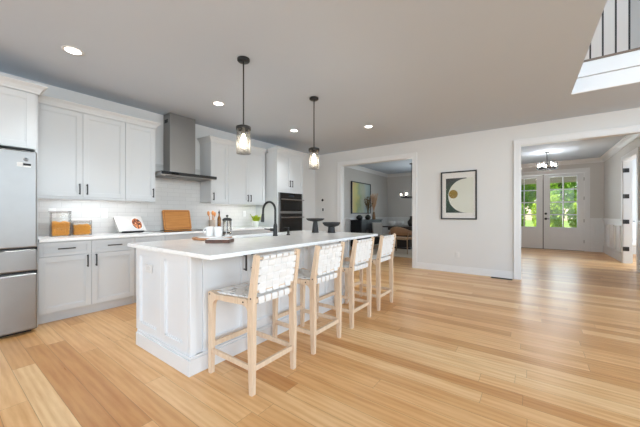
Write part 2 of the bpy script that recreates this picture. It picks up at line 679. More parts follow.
# ------------------------------------------------------------------ dining room shell
def crown(b, axis, p, a0, a1, dr, z, s=0.11):
    prof = [(0, 0), (0, -s), (0.012, -s), (0.02, -s * 0.82), (s * 0.45, -s * 0.42), (s * 0.8, -s * 0.2), (s * 0.85, 0)]
    poly = [(p + dr * q[0], z + q[1]) for q in prof]
    if axis == 'x':
        b.prism([(q[0], q[1]) for q in poly], 1, a0, a1)
    else:
        b.prism([(q[0], q[1]) for q in poly], 0, a0, a1)
    return b

struct('wall_dining', MB().box(DIN_X0 - T, DIN_X0, YF + T, DIN_Y1 + T, 0, CZ + 0.1)
       .box(DIN_X0, -3.62, DIN_Y1, DIN_Y1 + T, 0, CZ).box(-3.62, -1.5, DIN_Y1, DIN_Y1 + T, 0, 0.75).box(-3.62, -1.5, DIN_Y1, DIN_Y1 + T, 2.25, CZ)
       .box(-1.5, DIN_X1, DIN_Y1, DIN_Y1 + T, 0, CZ).box(DIN_X1, HALL_X0, YF + T, HALL_Y1 + T, 0, HZ + 0.1), M['wall2'])
struct('ceiling_dining', box(DIN_X0, DIN_X1, YF + T, DIN_Y1 + T, CZ, CZ + 0.1), M['ceil'])
cb = MB()
crown(cb, 'x', DIN_X0, YF + T, DIN_Y1, 1, CZ)
crown(cb, 'y', DIN_Y1, DIN_X0, DIN_X1, -1, CZ)
struct('trim_5', cb, M['trim'])

def wainscot(b, axis, p, a0, a1, dr, rail=1.0, panels=3, base=True):
    def bx(u0, u1, d0, d1, z0, z1, bev=0.003):
        if axis == 'x': b.box(p + dr * d0, p + dr * d1, u0, u1, z0, z1, bev)
        else: b.box(u0, u1, p + dr * d0, p + dr * d1, z0, z1, bev)
    bx(a0, a1, 0, 0.006, 0.1, rail)
    bx(a0, a1, 0, 0.035, rail, rail + 0.035)
    bx(a0, a1, 0, 0.02, rail - 0.03, rail)
    bx(a0, a1, 0, 0.018, 0, 0.14)
    wd = (a1 - a0) / panels
    for i in range(panels):
        u0, u1 = a0 + i * wd + 0.09, a0 + (i + 1) * wd - 0.09
        z0, z1 = 0.22, rail - 0.12
        if u1 - u0 < 0.05: continue
        for q in ((u0, u1, z0, z0 + 0.03), (u0, u1, z1 - 0.03, z1), (u0, u0 + 0.03, z0, z1), (u1 - 0.03, u1, z0, z1)):
            bx(q[0], q[1], 0.006, 0.034, q[2], q[3], 0.006)
    return b

wb = MB()
wainscot(wb, 'x', DIN_X0, YF + T + 0.02, DIN_Y1 - 0.04, 1, 1.0, 5)
wainscot(wb, 'y', DIN_Y1, DIN_X0, -3.72, -1, 1.0, 1)
struct('trim_6', wb, M['trim'])
# dining window on the back wall
wbm = MB()
for (x0, x1, z0, z1) in ((-3.72, -3.62, 0.65, 2.35), (-1.5, -1.4, 0.65, 2.35), (-3.72, -1.4, 2.25, 2.35), (-3.74, -1.38, 0.68, 0.75)):
    wbm.box(x0, x1, DIN_Y1 - 0.022, DIN_Y1, z0, z1, 0.003)
win = struct('window_1', wbm, M['trim'])
f = MB()
for (x0, x1, z0, z1) in ((-3.62, -3.57, 0.75, 2.25), (-1.55, -1.5, 0.75, 2.25), (-3.62, -1.5, 0.75, 0.8), (-3.62, -1.5, 2.2, 2.25), (-2.59, -2.53, 0.75, 2.25), (-3.62, -1.5, 1.48, 1.52)):
    f.box(x0, x1, DIN_Y1 + 0.03, DIN_Y1 + 0.07, z0, z1)
f.build('window_frame', M['trim'], win)
box(-3.6, -1.52, DIN_Y1 + 0.048, DIN_Y1 + 0.052, 0.77, 2.23).build('window_pane', M['pane'], win)

# ------------------------------------------------------------------ entry hall shell
DX = (-0.72, 1.31)   # clear opening of the double front door
DTOP = 2.46
struct('wall_hall', MB().box(HALL_X0, DX[0] - 0.04, HALL_Y1, HALL_Y1 + T, 0, HZ).box(DX[1] + 0.04, HALL_X1, HALL_Y1, HALL_Y1 + T, 0, HZ)
       .box(DX[0] - 0.04, DX[1] + 0.04, HALL_Y1, HALL_Y1 + T, DTOP + 0.03, HZ)
       .box(HALL_X1, HALL_X1 + T, YF + T, DOOR_Y0, 0, HZ).box(HALL_X1, HALL_X1 + T, DOOR_Y1, HALL_Y1 + T, 0, HZ)
       .box(HALL_X1, HALL_X1 + T, DOOR_Y0, DOOR_Y1, 2.43, HZ), M['wall2'])
struct('ceiling_hall', box(HALL_X0, HALL_X1 + T, YF + T, HALL_Y1 + T, HZ, HZ + 0.1), M['ceil'])
cb = MB()
crown(cb, 'x', HALL_X1, YF + T, HALL_Y1, -1, HZ, 0.13)
crown(cb, 'x', HALL_X0, YF + T, HALL_Y1, 1, HZ, 0.13)
crown(cb, 'y', HALL_Y1, HALL_X0, HALL_X1, -1, HZ, 0.13)
struct('trim_7', cb, M['trim'])
wb = MB()
wainscot(wb, 'y', HALL_Y1, DX[1] + 0.135, HALL_X1, -1, 1.0, 1)
wainscot(wb, 'x', HALL_X1, DOOR_Y1 + 0.1, HALL_Y1 - 0.04, -1, 1.0, 3)
wainscot(wb, 'x', HALL_X1, YF + T + 0.03, DOOR_Y0 - 0.1, -1, 1.0, 3)
struct('trim_8', wb, M['trim'])
# casing of the front door and frame
b = MB()
for (x0, x1) in ((DX[0] - 0.13, DX[0] - 0.035), (DX[1] + 0.035, DX[1] + 0.13)):
    b.box(x0, x1, HALL_Y1 - 0.022, HALL_Y1, 0, DTOP + 0.03, 0.004)
b.box(DX[0] - 0.13, DX[1] + 0.13, HALL_Y1 - 0.022, HALL_Y1, DTOP + 0.03, DTOP + 0.13, 0.004)
b.box(DX[0] - 0.04, DX[0], HALL_Y1 - 0.01, HALL_Y1 + T, 0, DTOP + 0.03).box(DX[1], DX[1] + 0.04, HALL_Y1 - 0.01, HALL_Y1 + T, 0, DTOP + 0.03)
b.box(DX[0], DX[1], HALL_Y1 - 0.01, HALL_Y1 + T, DTOP, DTOP + 0.03)
struct('trim_9', b, M['trim'])
# casing round the side doorway
b = MB()
for (y0, y1) in ((DOOR_Y0 - 0.095, DOOR_Y0), (DOOR_Y1, DOOR_Y1 + 0.095)):
    b.box(HALL_X1 - 0.024, HALL_X1, y0, y1, 0, 2.43, 0.004)
b.box(HALL_X1 - 0.024, HALL_X1, DOOR_Y0 - 0.095, DOOR_Y1 + 0.095, 2.43, 2.525, 0.004)
b.box(HALL_X1 - 0.005, HALL_X1 + T + 0.005, DOOR_Y1 - 0.02, DOOR_Y1, 0, 2.41).box(HALL_X1 - 0.005, HALL_X1 + T + 0.005, DOOR_Y0, DOOR_Y0 + 0.02, 0, 2.41)
b.box(HALL_X1 - 0.005, HALL_X1 + T + 0.005, DOOR_Y0, DOOR_Y1, 2.41, 2.43)
struct('trim_10', b, M['trim'])
# the room beyond that doorway
struct('wall_study', MB().box(4.6, 4.7, YF + T, HALL_Y1 + T, 0, HZ).box(HALL_X1 + T, 4.7, HALL_Y1, HALL_Y1 + T, 0, HZ), M['wall'])
struct('ceiling_study', box(HALL_X1 + T, 4.7, YF + T, HALL_Y1 + T, HZ, HZ + 0.1), M['ceil'])

# front doors: two leaves with 2 x 4 panes
def front_door(name, x0, x1, label_handle, hinge_right):
    z0, z1, y0, y1 = 0.012, DTOP - 0.005, HALL_Y1 + 0.005, HALL_Y1 + 0.05
    st = 0.165
    gx0, gx1, gz0, gz1 = x0 + st, x1 - st, 0.73, 2.36
    b = MB()
    b.box(x0, gx0, y0, y1, z0, z1, 0.002).box(gx1, x1, y0, y1, z0, z1, 0.002)
    b.box(gx0, gx1, y0, y1, gz1, z1, 0.002).box(gx0, gx1, y0, y1, z0, gz0, 0.002)
    # raised moulding round the glass and bottom panel grooves
    for q in ((gx0 - 0.02, gx1 + 0.02, gz0 - 0.02, gz0), (gx0 - 0.02, gx1 + 0.02, gz1, gz1 + 0.02), (gx0 - 0.02, gx0, gz0, gz1), (gx1, gx1 + 0.02, gz0, gz1)):
        b.box(q[0], q[1], y0 - 0.01, y0, q[2], q[3], 0.004)
    for q in ((gx0, gx1, 0.62, 0.64), (gx0, gx1, 0.16, 0.18), (gx0, gx0 + 0.02, 0.18, 0.62), (gx1 - 0.02, gx1, 0.18, 0.62), (gx0, gx1, 0.39, 0.405)):
        b.box(q[0], q[1], y0 - 0.008, y0, q[2], q[3], 0.003)
    d = struct(name, b, M['trim'])
    mb = MB()
    cx = (gx0 + gx1) / 2
    mb.box(cx - 0.016, cx + 0.016, y0 - 0.004, y1 + 0.004, gz0, gz1, 0.002)
    for i in (1, 2, 3):
        z = gz0 + (gz1 - gz0) * i / 4
        mb.box(gx0, gx1, y0 - 0.003, y1 + 0.003, z - 0.016, z + 0.016, 0.002)
    mb.build('muntin', M['trim'], d)
    box(gx0, gx1, y0 + 0.018, y0 + 0.024, gz0, gz1).build('glass_pane', M['pane'], d)
    hx = x1 if hinge_right else x0
    for z in (0.3, 0.95, 1.65, 2.25):
        MB().tube([(hx, y0 - 0.006, z - 0.05), (hx, y0 - 0.006, z + 0.05)], 0.011, 8).build('hinge', M['steel'], d)
    return d, y0

d1, yd = front_door('door_1', DX[0] + 0.003, 0.285, None, False)
d2, yd = front_door('door_2', 0.312, DX[1] - 0.003, None, True)
struct('trim_11', box(0.285, 0.312, HALL_Y1 + 0.0, HALL_Y1 + 0.05, 0.012, DTOP - 0.005, 0.002), mat('astragal', srgb(120, 118, 116), 0.5))
hb = MB().lathe([(0.0, 0), (0.036, 0), (0.036, 0.012), (0.028, 0.02), (0, 0.02)], n=20, mtx=Matrix.Translation((0.368, yd, 1.17)) @ Matrix.Rotation(R(90), 4, 'X'))
hb.build('deadbolt', M['black'], d2)
hb = MB().lathe([(0.0, 0), (0.038, 0), (0.038, 0.012), (0.014, 0.016), (0.014, 0.05), (0, 0.05)], n=20, mtx=Matrix.Translation((0.368, yd, 1.0)) @ Matrix.Rotation(R(90), 4, 'X'))
hb.box(0.355, 0.465, yd - 0.058, yd - 0.042, 0.99, 1.01, 0.005)
hb.build('door_lever', M['black'], d2)
struct('trim_12', box(DX[0] - 0.02, DX[1] + 0.02, HALL_Y1 - 0.005, HALL_Y1 + T + 0.06, 0.0, 0.012), mat('sill', srgb(90, 78, 66), 0.4))

# side door, swung open into the room beyond, almost edge-on to the view
HP = Vector((HALL_X1 + T + 0.004, DOOR_Y1 - 0.024, 0))
ang = math.atan2(DOOR_Y1, HALL_X1 + T) + R(1.5)
Rz = Matrix.Translation(HP) @ Matrix.Rotation(ang, 4, 'Z')
b = MB().box(0.012, 0.86, -0.022, 0.022, 0.01, 2.4, 0.002, mtx=Rz)
for (z0, z1) in ((0.2, 1.0), (1.15, 2.25)):
    for (u0, u1) in ((0.13, 0.40), (0.47, 0.74)):
        b.box(u0, u1, -0.028, 0.028, z0, z1, 0.006, mtx=Rz)
d3 = struct('door_3', b, M['trim'])
for z in (0.34, 0.98, 1.58, 2.19):
    MB().tube([(HALL_X1 - 0.006 + 0.0, DOOR_Y1 - 0.035, z - 0.05), (HALL_X1 - 0.006, DOOR_Y1 - 0.035, z + 0.05)], 0.012, 8).box(HALL_X1 - 0.01, HALL_X1 + 0.09, DOOR_Y1 - 0.03, DOOR_Y1 - 0.021, z - 0.05, z + 0.05, 0.002).build('hinge', M['black'], d3)
for s in (-1, 1):
    MB().lathe([(0, 0), (0.03, 0), (0.03, 0.01), (0.011, 0.014), (0.011, 0.05), (0, 0.05)], n=16, mtx=Rz @ Matrix.Translation((0.79, s * 0.022, 0.98)) @ Matrix.Rotation(R(-90 * s), 4, 'X')).box(0.68, 0.80, s * 0.062, s * 0.076, 0.972, 0.99, 0.004, mtx=Rz).build('door_lever', M['black'], d3)

# ------------------------------------------------------------------ outside: porch, lawn, planting
struct('porch_floor', box(-4.0, 4.5, HALL_Y1 + T + 0.06, 14.6, -0.2, -0.06), mat('porch_stone', srgb(170, 166, 160), 0.7, var=0.1))
struct('porch_roof', MB().box(-5.4, 4.5, HALL_Y1 + T + 0.01, 14.7, 2.95, 3.1).box(-5.4, 4.5, 14.4, 14.65, 2.37, 2.95), mat('porch_paint', srgb(186, 176, 160), 0.6))
struct('ground', box(-40, 40, 14.6, 70, -0.3, -0.15), mat('lawn', srgb(128, 160, 62), 0.9, var=0.3, vscale=3))
def leaf_mat(name, col):
    m = mat(name, col, 0.5, var=0.35, vscale=2)
    t_ = m.node_tree
    b_ = t_.nodes['Principled BSDF']
    tl = t_.nodes.new('ShaderNodeBsdfTranslucent')
    tl.inputs[0].default_value = (col[0] * 1.3, col[1] * 1.3, col[2], 1)
    mx = t_.nodes.new('ShaderNodeMixShader')
    mx.inputs[0].default_value = 0.45
    t_.links.new(b_.outputs[0], mx.inputs[1])
    t_.links.new(tl.outputs[0], mx.inputs[2])
    t_.links.new(mx.outputs[0], t_.nodes['Material Output'].inputs[0])
    return m
LEAF = [leaf_mat('tree_leaf', srgb(134, 172, 50)), leaf_mat('shrub_leaf', srgb(158, 186, 54)), leaf_mat('deep_leaf', srgb(100, 148, 42))]
BARK = mat('bark', srgb(92, 74, 58), 0.9, var=0.2, vscale=8)

def foliage(cx, cy, z0, z1, rad, n, leaf, rnd, shape=1.0):
    b = MB()
    for i in range(n):
        while True:
            p = Vector((rnd.uniform(-1, 1), rnd.uniform(-1, 1), rnd.uniform(-1, 1)))
            q2 = math.hypot(p.x, p.y)
            if 0.25 < q2 < 1 - 0.5 * abs(p.z) ** 4: break
        lump = 0.82 + 0.18 * math.sin(5 * p.x + 3 * p.z) * math.cos(4 * p.y)
        q = Vector((cx + p.x * rad * lump, cy + p.y * rad * lump, (z0 + z1) / 2 + p.z * (z1 - z0) / 2 * lump))
        d = Vector((rnd.uniform(-1, 1), rnd.uniform(-1, 1), rnd.uniform(-.6, .6))).normalized()
        u = d.orthogonal().normalized()
        s = leaf * rnd.uniform(0.6, 1.3)
        o = d.cross(u)
        b.add([q - u * s, q + o * s * 0.45, q + u * s, q - o * s * 0.45], [[0, 1, 2, 3]])
    return b

def tree(name, x, y, z0, h, rad, n, leaf, k, label, cat, group):
    rnd = random.Random(int(x * 100 + y * 7))
    t = thing(name, (x, y, -0.15), label, cat, group)
    tr = MB().tube([(x, y, -0.15), (x + 0.05, y, h * 0.35), (x, y + 0.05, h * 0.7)], [0.09 * rad, 0.07 * rad, 0.03 * rad], 8)
    for i in range(5):
        a = i * 1.3
        tr.tube([(x, y, z0 + (h - z0) * 0.25), (x + math.cos(a) * rad * 0.5, y + math.sin(a) * rad * 0.5, z0 + (h - z0) * 0.6)], [0.03 * rad, 0.012 * rad], 6)
    tr.build('trunk', BARK, t)
    foliage(x, y, z0, h, rad, n, leaf, rnd).build('foliage', LEAF[k], t)

TG = 'trees beyond the front doors'
for (x, y, z0, h, rad, n, leaf, k) in [
        (-3.3, 25.0, 0.2, 9.0, 2.3, 4200, 0.20, 0), (1.4, 25.0, 0.2, 9.5, 2.3, 4200, 0.20, 0), (-1.0, 29.8, 0.3, 11.0, 2.4, 3400, 0.24, 2),
        (3.8, 29.8, 0.3, 11.0, 2.4, 3400, 0.24, 2), (6.0, 25.0, 0.2, 9.0, 2.2, 2600, 0.22, 0), (-5.9, 30, 0.3, 11, 2.4, 2600, 0.24, 2)]:
    tree('tree', x, y, z0, h, rad, n, leaf, k, 'leafy green tree in the garden seen through the front door glass', 'tree', TG)
SG = 'shrubs in front of the trees'
for (x, y, h, rad, k) in [(-2.35, 19.0, 2.3, 0.72, 1), (-0.85, 19.3, 2.0, 0.72, 0), (0.65, 19.0, 2.4, 0.72, 1), (2.15, 19.3, 2.1, 0.72, 1), (3.65, 19.2, 2.3, 0.72, 0)]:
    tree('shrub', x, y, -0.1, h, rad, 2400, 0.09, k, 'low yellow-green shrub in the garden seen through the front door glass', 'shrub', SG)

# ------------------------------------------------------------------ kitchen: cabinets along the left wall
def shaker_x(b, xf, y0, y1, z0, z1, rw=0.058, th=0.02):
    """frame-and-panel front facing +X"""
    b.box(xf - th, xf, y0, y0 + rw, z0, z1, 0.0015).box(xf - th, xf, y1 - rw, y1, z0, z1, 0.0015)
    b.box(xf - th, xf, y0 + rw, y1 - rw, z0, z0 + rw, 0.0015).box(xf - th, xf, y0 + rw, y1 - rw, z1 - rw, z1, 0.0015)
    b.box(xf - th, xf - 0.012, y0 + rw - 0.002, y1 - rw + 0.002, z0 + rw - 0.002, z1 - rw + 0.002)
    i = 0.008
    for q in ((y0 + rw, y1 - rw, z0 + rw, z0 + rw + i), (y0 + rw, y1 - rw, z1 - rw - i, z1 - rw), (y0 + rw, y0 + rw + i, z0 + rw, z1 - rw), (y1 - rw - i, y1 - rw, z0 + rw, z1 - rw)):
        b.box(xf - 0.012, xf - 0.006, q[0], q[1], q[2], q[3])
    return b


def pull_x(xf, y, z, length, vertical=True):
    b = MB()
    h = length / 2
    if vertical:
        b.box(xf + 0.024, xf + 0.036, y - 0.006, y + 0.006, z - h, z + h, 0.002)
        for s in (-1, 1):
            b.box(xf, xf + 0.026, y - 0.005, y + 0.005, z + s * (h - 0.012) - 0.005, z + s * (h - 0.012) + 0.005, 0.001)
    else:
        b.box(xf + 0.024, xf + 0.036, y - h, y + h, z - 0.006, z + 0.006, 0.002)
        for s in (-1, 1):
            b.box(xf, xf + 0.026, y + s * (h - 0.012) - 0.005, y + s * (h - 0.012) + 0.005, z - 0.005, z + 0.005, 0.001)
    return b


def crown_ring(xb, xf, y0, y1, z, h, proj, ret0, ret1):
    prof = [(0.0, 0.0), (0.008, 0.0), (0.012, h * 0.2), (proj * 0.45, h * 0.55), (proj * 0.85, h * 0.8), (proj, h * 0.85), (proj, h), (0.0, h)]
    vs, fs = [], []
    for d, zz in prof:
        a, c = (y0 - d if ret0 else y0), (y1 + d if ret1 else y1)
        vs += [(xb, a, z + zz), (xf + d, a, z + zz), (xf + d, c, z + zz), (xb, c, z + zz)]
    n = len(prof)
    for i in range(n):
        j = (i + 1) % n
        for k in range(3):
            fs.append([i * 4 + k, i * 4 + k + 1, j * 4 + k + 1, j * 4 + k])
    fs.append([i * 4 for i in range(n)])
    fs.append([i * 4 + 3 for i in range(n)][::-1])
    return MB().add(vs, fs)


XB = XW + 0.002
XFB = -4.13     # base fronts
XFU = -4.40     # upper fronts
XFT = -4.10     # tall fronts
G = 0.0015


def base_unit(y0, y1, label, drawers, doors):
    """drawers: list of (y0, y1, z0, z1); doors: list of (y0, y1, handle_y)"""
    t = thing('base_cabinet', (XFB, (y0 + y1) / 2, 0), label, 'cabinet')
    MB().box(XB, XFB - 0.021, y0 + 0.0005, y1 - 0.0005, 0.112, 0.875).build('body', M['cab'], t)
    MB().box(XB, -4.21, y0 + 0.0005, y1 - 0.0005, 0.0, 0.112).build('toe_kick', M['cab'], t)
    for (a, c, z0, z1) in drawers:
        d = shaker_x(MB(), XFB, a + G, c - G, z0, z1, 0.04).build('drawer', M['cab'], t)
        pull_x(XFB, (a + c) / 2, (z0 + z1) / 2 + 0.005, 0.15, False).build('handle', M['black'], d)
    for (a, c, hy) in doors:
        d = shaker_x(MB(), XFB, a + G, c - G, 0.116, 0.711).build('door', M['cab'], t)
        if hy is not None:
            pull_x(XFB, hy, 0.635, 0.14).build('handle', M['black'], d)
    return t


base_unit(0.687, 1.594, 'white base cabinet beside the refrigerator with two drawers over two doors',
          [(0.687, 1.138, 0.716, 0.862), (1.138, 1.594, 0.716, 0.862)], [(0.687, 1.138, 1.098), (1.138, 1.594, 1.180)])
base_unit(1.596, 1.972, 'narrow white drawer cabinet between the two-door base unit and the cooktop',
          [(1.596, 1.972, 0.716, 0.862), (1.596, 1.972, 0.415, 0.712), (1.596, 1.972, 0.116, 0.411)], [])
base_unit(1.974, 2.868, 'wide white drawer cabinet directly under the cooktop',
          [(1.974, 2.868, 0.716, 0.862), (1.974, 2.868, 0.415, 0.712), (1.974, 2.868, 0.116, 0.411)], [])
base_unit(2.870, 3.50, 'white base cabinet right of the cooktop below the utensil crock',
          [(2.870, 3.50, 0.716, 0.862)], [(2.870, 3.185, 3.145), (3.185, 3.50, 3.225)])
base_unit(3.502, 4.138, 'white base cabinet next to the oven tower below the small potted plant',
          [(3.502, 4.138, 0.716, 0.862)], [(3.502, 3.82, 3.78), (3.82, 4.138, 3.86)])

single('countertop', box(XB, -4.087, 0.687, 4.139, 0.876, 0.906, 0.003), M['quartz'], 'white quartz countertop running along the wall cabinets under the tile backsplash', 'countertop')
struct('wall_backsplash', MB().box(XW, XW + 0.009, 0.687, 4.139, 0.9065, 1.345).box(XW, XW + 0.009, 1.97, 2.868, 1.345, 1.95), M['tile'])


def upper_unit(y0, y1, label, doors, ret0, ret1, cut=0.0, cut0=0.0):
    t = thing('upper_cabinet', (XFU, (y0 + y1) / 2, 1.345), label, 'cabinet')
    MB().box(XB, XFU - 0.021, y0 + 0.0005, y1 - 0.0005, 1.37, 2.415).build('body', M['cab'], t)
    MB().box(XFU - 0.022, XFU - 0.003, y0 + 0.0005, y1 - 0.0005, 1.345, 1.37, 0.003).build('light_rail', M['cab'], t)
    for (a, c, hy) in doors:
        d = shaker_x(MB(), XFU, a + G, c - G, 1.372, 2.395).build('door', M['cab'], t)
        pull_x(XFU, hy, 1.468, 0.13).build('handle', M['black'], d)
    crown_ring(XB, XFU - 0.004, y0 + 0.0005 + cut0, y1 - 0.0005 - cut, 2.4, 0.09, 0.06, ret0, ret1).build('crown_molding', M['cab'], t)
    return t


upper_unit(0.687, 1.584, 'white double-door wall cabinet beside the refrigerator cabinet', [(0.69, 1.128, 1.092), (1.128, 1.584, 1.165)], False, False)
upper_unit(1.585, 1.967, 'narrow single-door white wall cabinet just left of the range hood', [(1.585, 1.967, 1.93)], False, True)
upper_unit(2.868, 3.215, 'narrow single-door white wall cabinet just right of the range hood', [(2.868, 3.215, 2.905)], True, False)
upper_unit(3.216, 4.10, 'white double-door wall cabinet above the potted plant beside the oven tower', [(3.216, 3.68, 3.645), (3.68, 4.10, 3.715)], False, False)

# slim under-cabinet lights
for (y0, y1, lab) in ((0.80, 1.90, 'slim under-cabinet light bar above the pasta containers'), (2.95, 4.0, 'slim under-cabinet light bar above the utensil crock and plant')):
    t = thing('under_cabinet_light', (-4.47, (y0 + y1) / 2, 1.352), lab, 'light')
    box(-4.49, -4.45, y0, y1, 1.356, 1.3685, 0.003).build('housing', M['plate'], t)
    box(-4.482, -4.458, y0 + 0.02, y1 - 0.02, 1.3535, 1.3565).build('diffuser', M['led'], t)
    light('under_cabinet_lamp', 'AREA', (0, 0, 0.0), 0.8, (0.98, 0.98, 1.0), (0, R(18), 0), 0.03, y1 - y0 - 0.05, t)

# cabinet over the refrigerator with its full-height side panel
t = thing('refrigerator_cabinet', (XFT, 0.2, 0), 'white two-door cabinet over the refrigerator with a full-height side panel', 'cabinet')
MB().box(XB, XFT - 0.021, -0.30, 0.664, 1.83, 2.415).build('body', M['cab'], t)
for (a, c, hy) in ((-0.30, 0.18, 0.144), (0.18, 0.664, 0.216)):
    d = shaker_x(MB(), XFT, a + G, c - G, 1.832, 2.395, 0.066).build('door', M['cab'], t)
    pull_x(XFT, hy, 1.92, 0.13).build('handle', M['black'], d)
MB().box(XB, XFT - 0.022, 0.665, 0.685, 0.0, 2.415, 0.001).box(XB, XFT - 0.022, -0.33, -0.301, 0.0, 2.415, 0.001).build('side_panel', M['cab'], t)
crown_ring(-4.333, XFT - 0.004, -0.33, 0.686, 2.4, 0.09, 0.062, True, True).build('crown_molding', M['cab'], t)

# refrigerator
t = thing('refrigerator', (-4.3, 0.18, 0), 'large stainless steel refrigerator with two lower drawers at the left edge', 'refrigerator')
FX = -3.97
FY0, FY1 = -0.255, 0.655
MB().box(-4.70, -4.045, FY0 + 0.01, FY1 - 0.01, 0.03, 1.775, 0.004).build('body', mat('fridge_side', srgb(120, 122, 124), 0.4, metal=0.6), t)
MB().box(-4.6, -4.05, FY0 + 0.03, FY1 - 0.03, 0.0, 0.031).build('plinth', M['gap'], t)
MB().box(FX - 0.03, FX - 0.012, FY0 + 0.02, FY1 - 0.02, 0.598, 0.63).box(FX - 0.03, FX - 0.012, FY0 + 0.02, FY1 - 0.02, 0.83, 0.86).build('handle_recess', M['gap'], t)
dr = None
for (a, c) in ((FY0, 0.176), (0.181, FY1)):
    dr = MB().box(FX - 0.07, FX, a, c, 0.842, 1.785, 0.012, 3).build('door', M['steel'], t)
MB().box(FX - 0.0005, FX + 0.0006, 0.513, 0.553, 1.628, 1.668).build('sticker', M['paper'], dr)
MB().box(FX - 0.0005, FX + 0.0006, 0.556, 0.61, 1.625, 1.640).build('sticker', M['paper'], dr)
MB().box(FX - 0.0005, FX + 0.0006, 0.556, 0.61, 1.641, 1.662).build('sticker', M['gap'], dr)
MB().lathe([(0, 0), (0.018, 0), (0.018, 0.001), (0, 0.001)], n=20, mtx=Matrix.Translation((FX - 0.0004, 0.575, 1.70)) @ Matrix.Rotation(R(90), 4, 'Y')).build('badge', mat('badge_grey', srgb(120, 120, 122), 0.4), dr)
MB().box(FX - 0.07, FX, FY0, FY1, 0.612, 0.822, 0.012, 3).build('drawer', M['steel'], t)
MB().box(FX - 0.07, FX, FY0, FY1, 0.032, 0.586, 0.012, 3).build('drawer', M['steel'], t)
for zc in (0.822, 0.592):
    MB().box(FX - 0.066, FX - 0.012, FY1 - 0.012, FY1 + 0.003, zc - 0.022, zc + 0.022, 0.002).build('side_cap', M['gap'], t)

# oven tower
TY0, TY1 = 4.141, 4.955
t = thing('oven_tower_cabinet', (XFT, (TY0 + TY1) / 2, 0), 'tall white cabinet tower that holds the built-in ovens', 'cabinet')
MB().box(XB, XFT - 0.021, TY0, TY0 + 0.02, 0.11, 2.415).box(XB, XFT - 0.021, TY1 - 0.02, TY1, 0.11, 2.415).box(XB, XB + 0.01, TY0 + 0.02, TY1 - 0.02, 0.11, 2.415) \
    .box(XB + 0.01, XFT - 0.021, TY0 + 0.02, TY1 - 0.02, 1.61, 2.415).box(XB + 0.01, XFT - 0.021, TY0 + 0.02, TY1 - 0.02, 0.11, 0.44) \
    .box(XFT - 0.021, XFT, TY0, TY0 + 0.04, 0.44, 1.665, 0.001).box(XFT - 0.021, XFT, TY1 - 0.03, TY1, 0.44, 1.665, 0.001).box(XFT - 0.021, XFT, TY0 + 0.04, TY1 - 0.03, 1.605, 1.665, 0.001).build('body', M['cab'], t)
MB().box(XB, XFT - 0.08, TY0, TY1, 0, 0.11).build('toe_kick', M['cab'], t)
ym = 4.545
for (a, c, hy) in ((TY0, ym, ym - 0.035), (ym, TY1, ym + 0.035)):
    d = shaker_x(MB(), XFT, a + G, c - G, 1.668, 2.395).build('door', M['cab'], t)
    pull_x(XFT, hy, 1.795, 0.14).build('handle', M['black'], d)
d = shaker_x(MB(), XFT, TY0 + G, TY1 - G, 0.116, 0.43).build('drawer', M['cab'], t)
pull_x(XFT, ym, 0.28, 0.15, False).build('handle', M['black'], d)
crown_ring(-4.333, XFT - 0.004, TY0, TY1, 2.4, 0.09, 0.062, True, True).build('crown_molding', M['cab'], t)

t = thing('wall_oven', (-4.2, ym, 0.45), 'stainless double wall oven with microwave above, built into the white tower', 'oven')
oy0, oy1 = TY0 + 0.042, TY1 - 0.032
MB().box(-4.68, XFT + 0.001, oy0 + 0.003, oy1 - 0.003, 0.445, 1.60).build('body', M['gap'], t)
b = MB()
for (y0, y1) in ((oy0, oy0 + 0.03), (oy1 - 0.03, oy1)):
    b.box(XFT + 0.001, XFT + 0.012, y0, y1, 0.445, 1.60, 0.002)
b.box(XFT + 0.001, XFT + 0.014, oy0 + 0.03, oy1 - 0.03, 1.175, 1.225, 0.002).box(XFT + 0.001, XFT + 0.014, oy0 + 0.03, oy1 - 0.03, 0.445, 0.475, 0.002)
b.build('trim_frame', M['steel'], t)
d = MB().box(XFT + 0.001, XFT + 0.014, oy0 + 0.031, oy1 - 0.031, 1.49, 1.60, 0.002).build('control_panel', M['ovenglass'], t)
MB().box(XFT + 0.0135, XFT + 0.0146, ym - 0.07, ym + 0.09, 1.525, 1.565).build('display', mat('display_glass', srgb(48, 52, 58), 0.1, var=0), d)
d = MB().box(XFT + 0.001, XFT + 0.022, oy0 + 0.031, oy1 - 0.031, 1.228, 1.487, 0.003).build('microwave_door', M['ovenglass'], t)
MB().box(XFT + 0.0215, XFT + 0.0226, oy0 + 0.13, oy1 - 0.13, 1.26, 1.40).build('window', M['blackglass'], d)
def oven_handle(z, p):
    b = MB().tube([(XFT + 0.065, oy0 + 0.02, z), (XFT + 0.065, oy1 - 0.02, z)], 0.013, 12)
    for y in (oy0 + 0.06, oy1 - 0.06):
        b.box(XFT + 0.02, XFT + 0.064, y - 0.01, y + 0.01, z - 0.008, z + 0.008, 0.002)
    b.build('handle', M['steel'], p)
oven_handle(1.462, d)
d = MB().box(XFT + 0.001, XFT + 0.022, oy0 + 0.031, oy1 - 0.031, 0.478, 1.172, 0.003).build('oven_door', M['ovenglass'], t)
MB().box(XFT + 0.0215, XFT + 0.0226, oy0 + 0.12, oy1 - 0.12, 0.60, 1.0).build('window', M['blackglass'], d)
oven_handle(1.095, d)

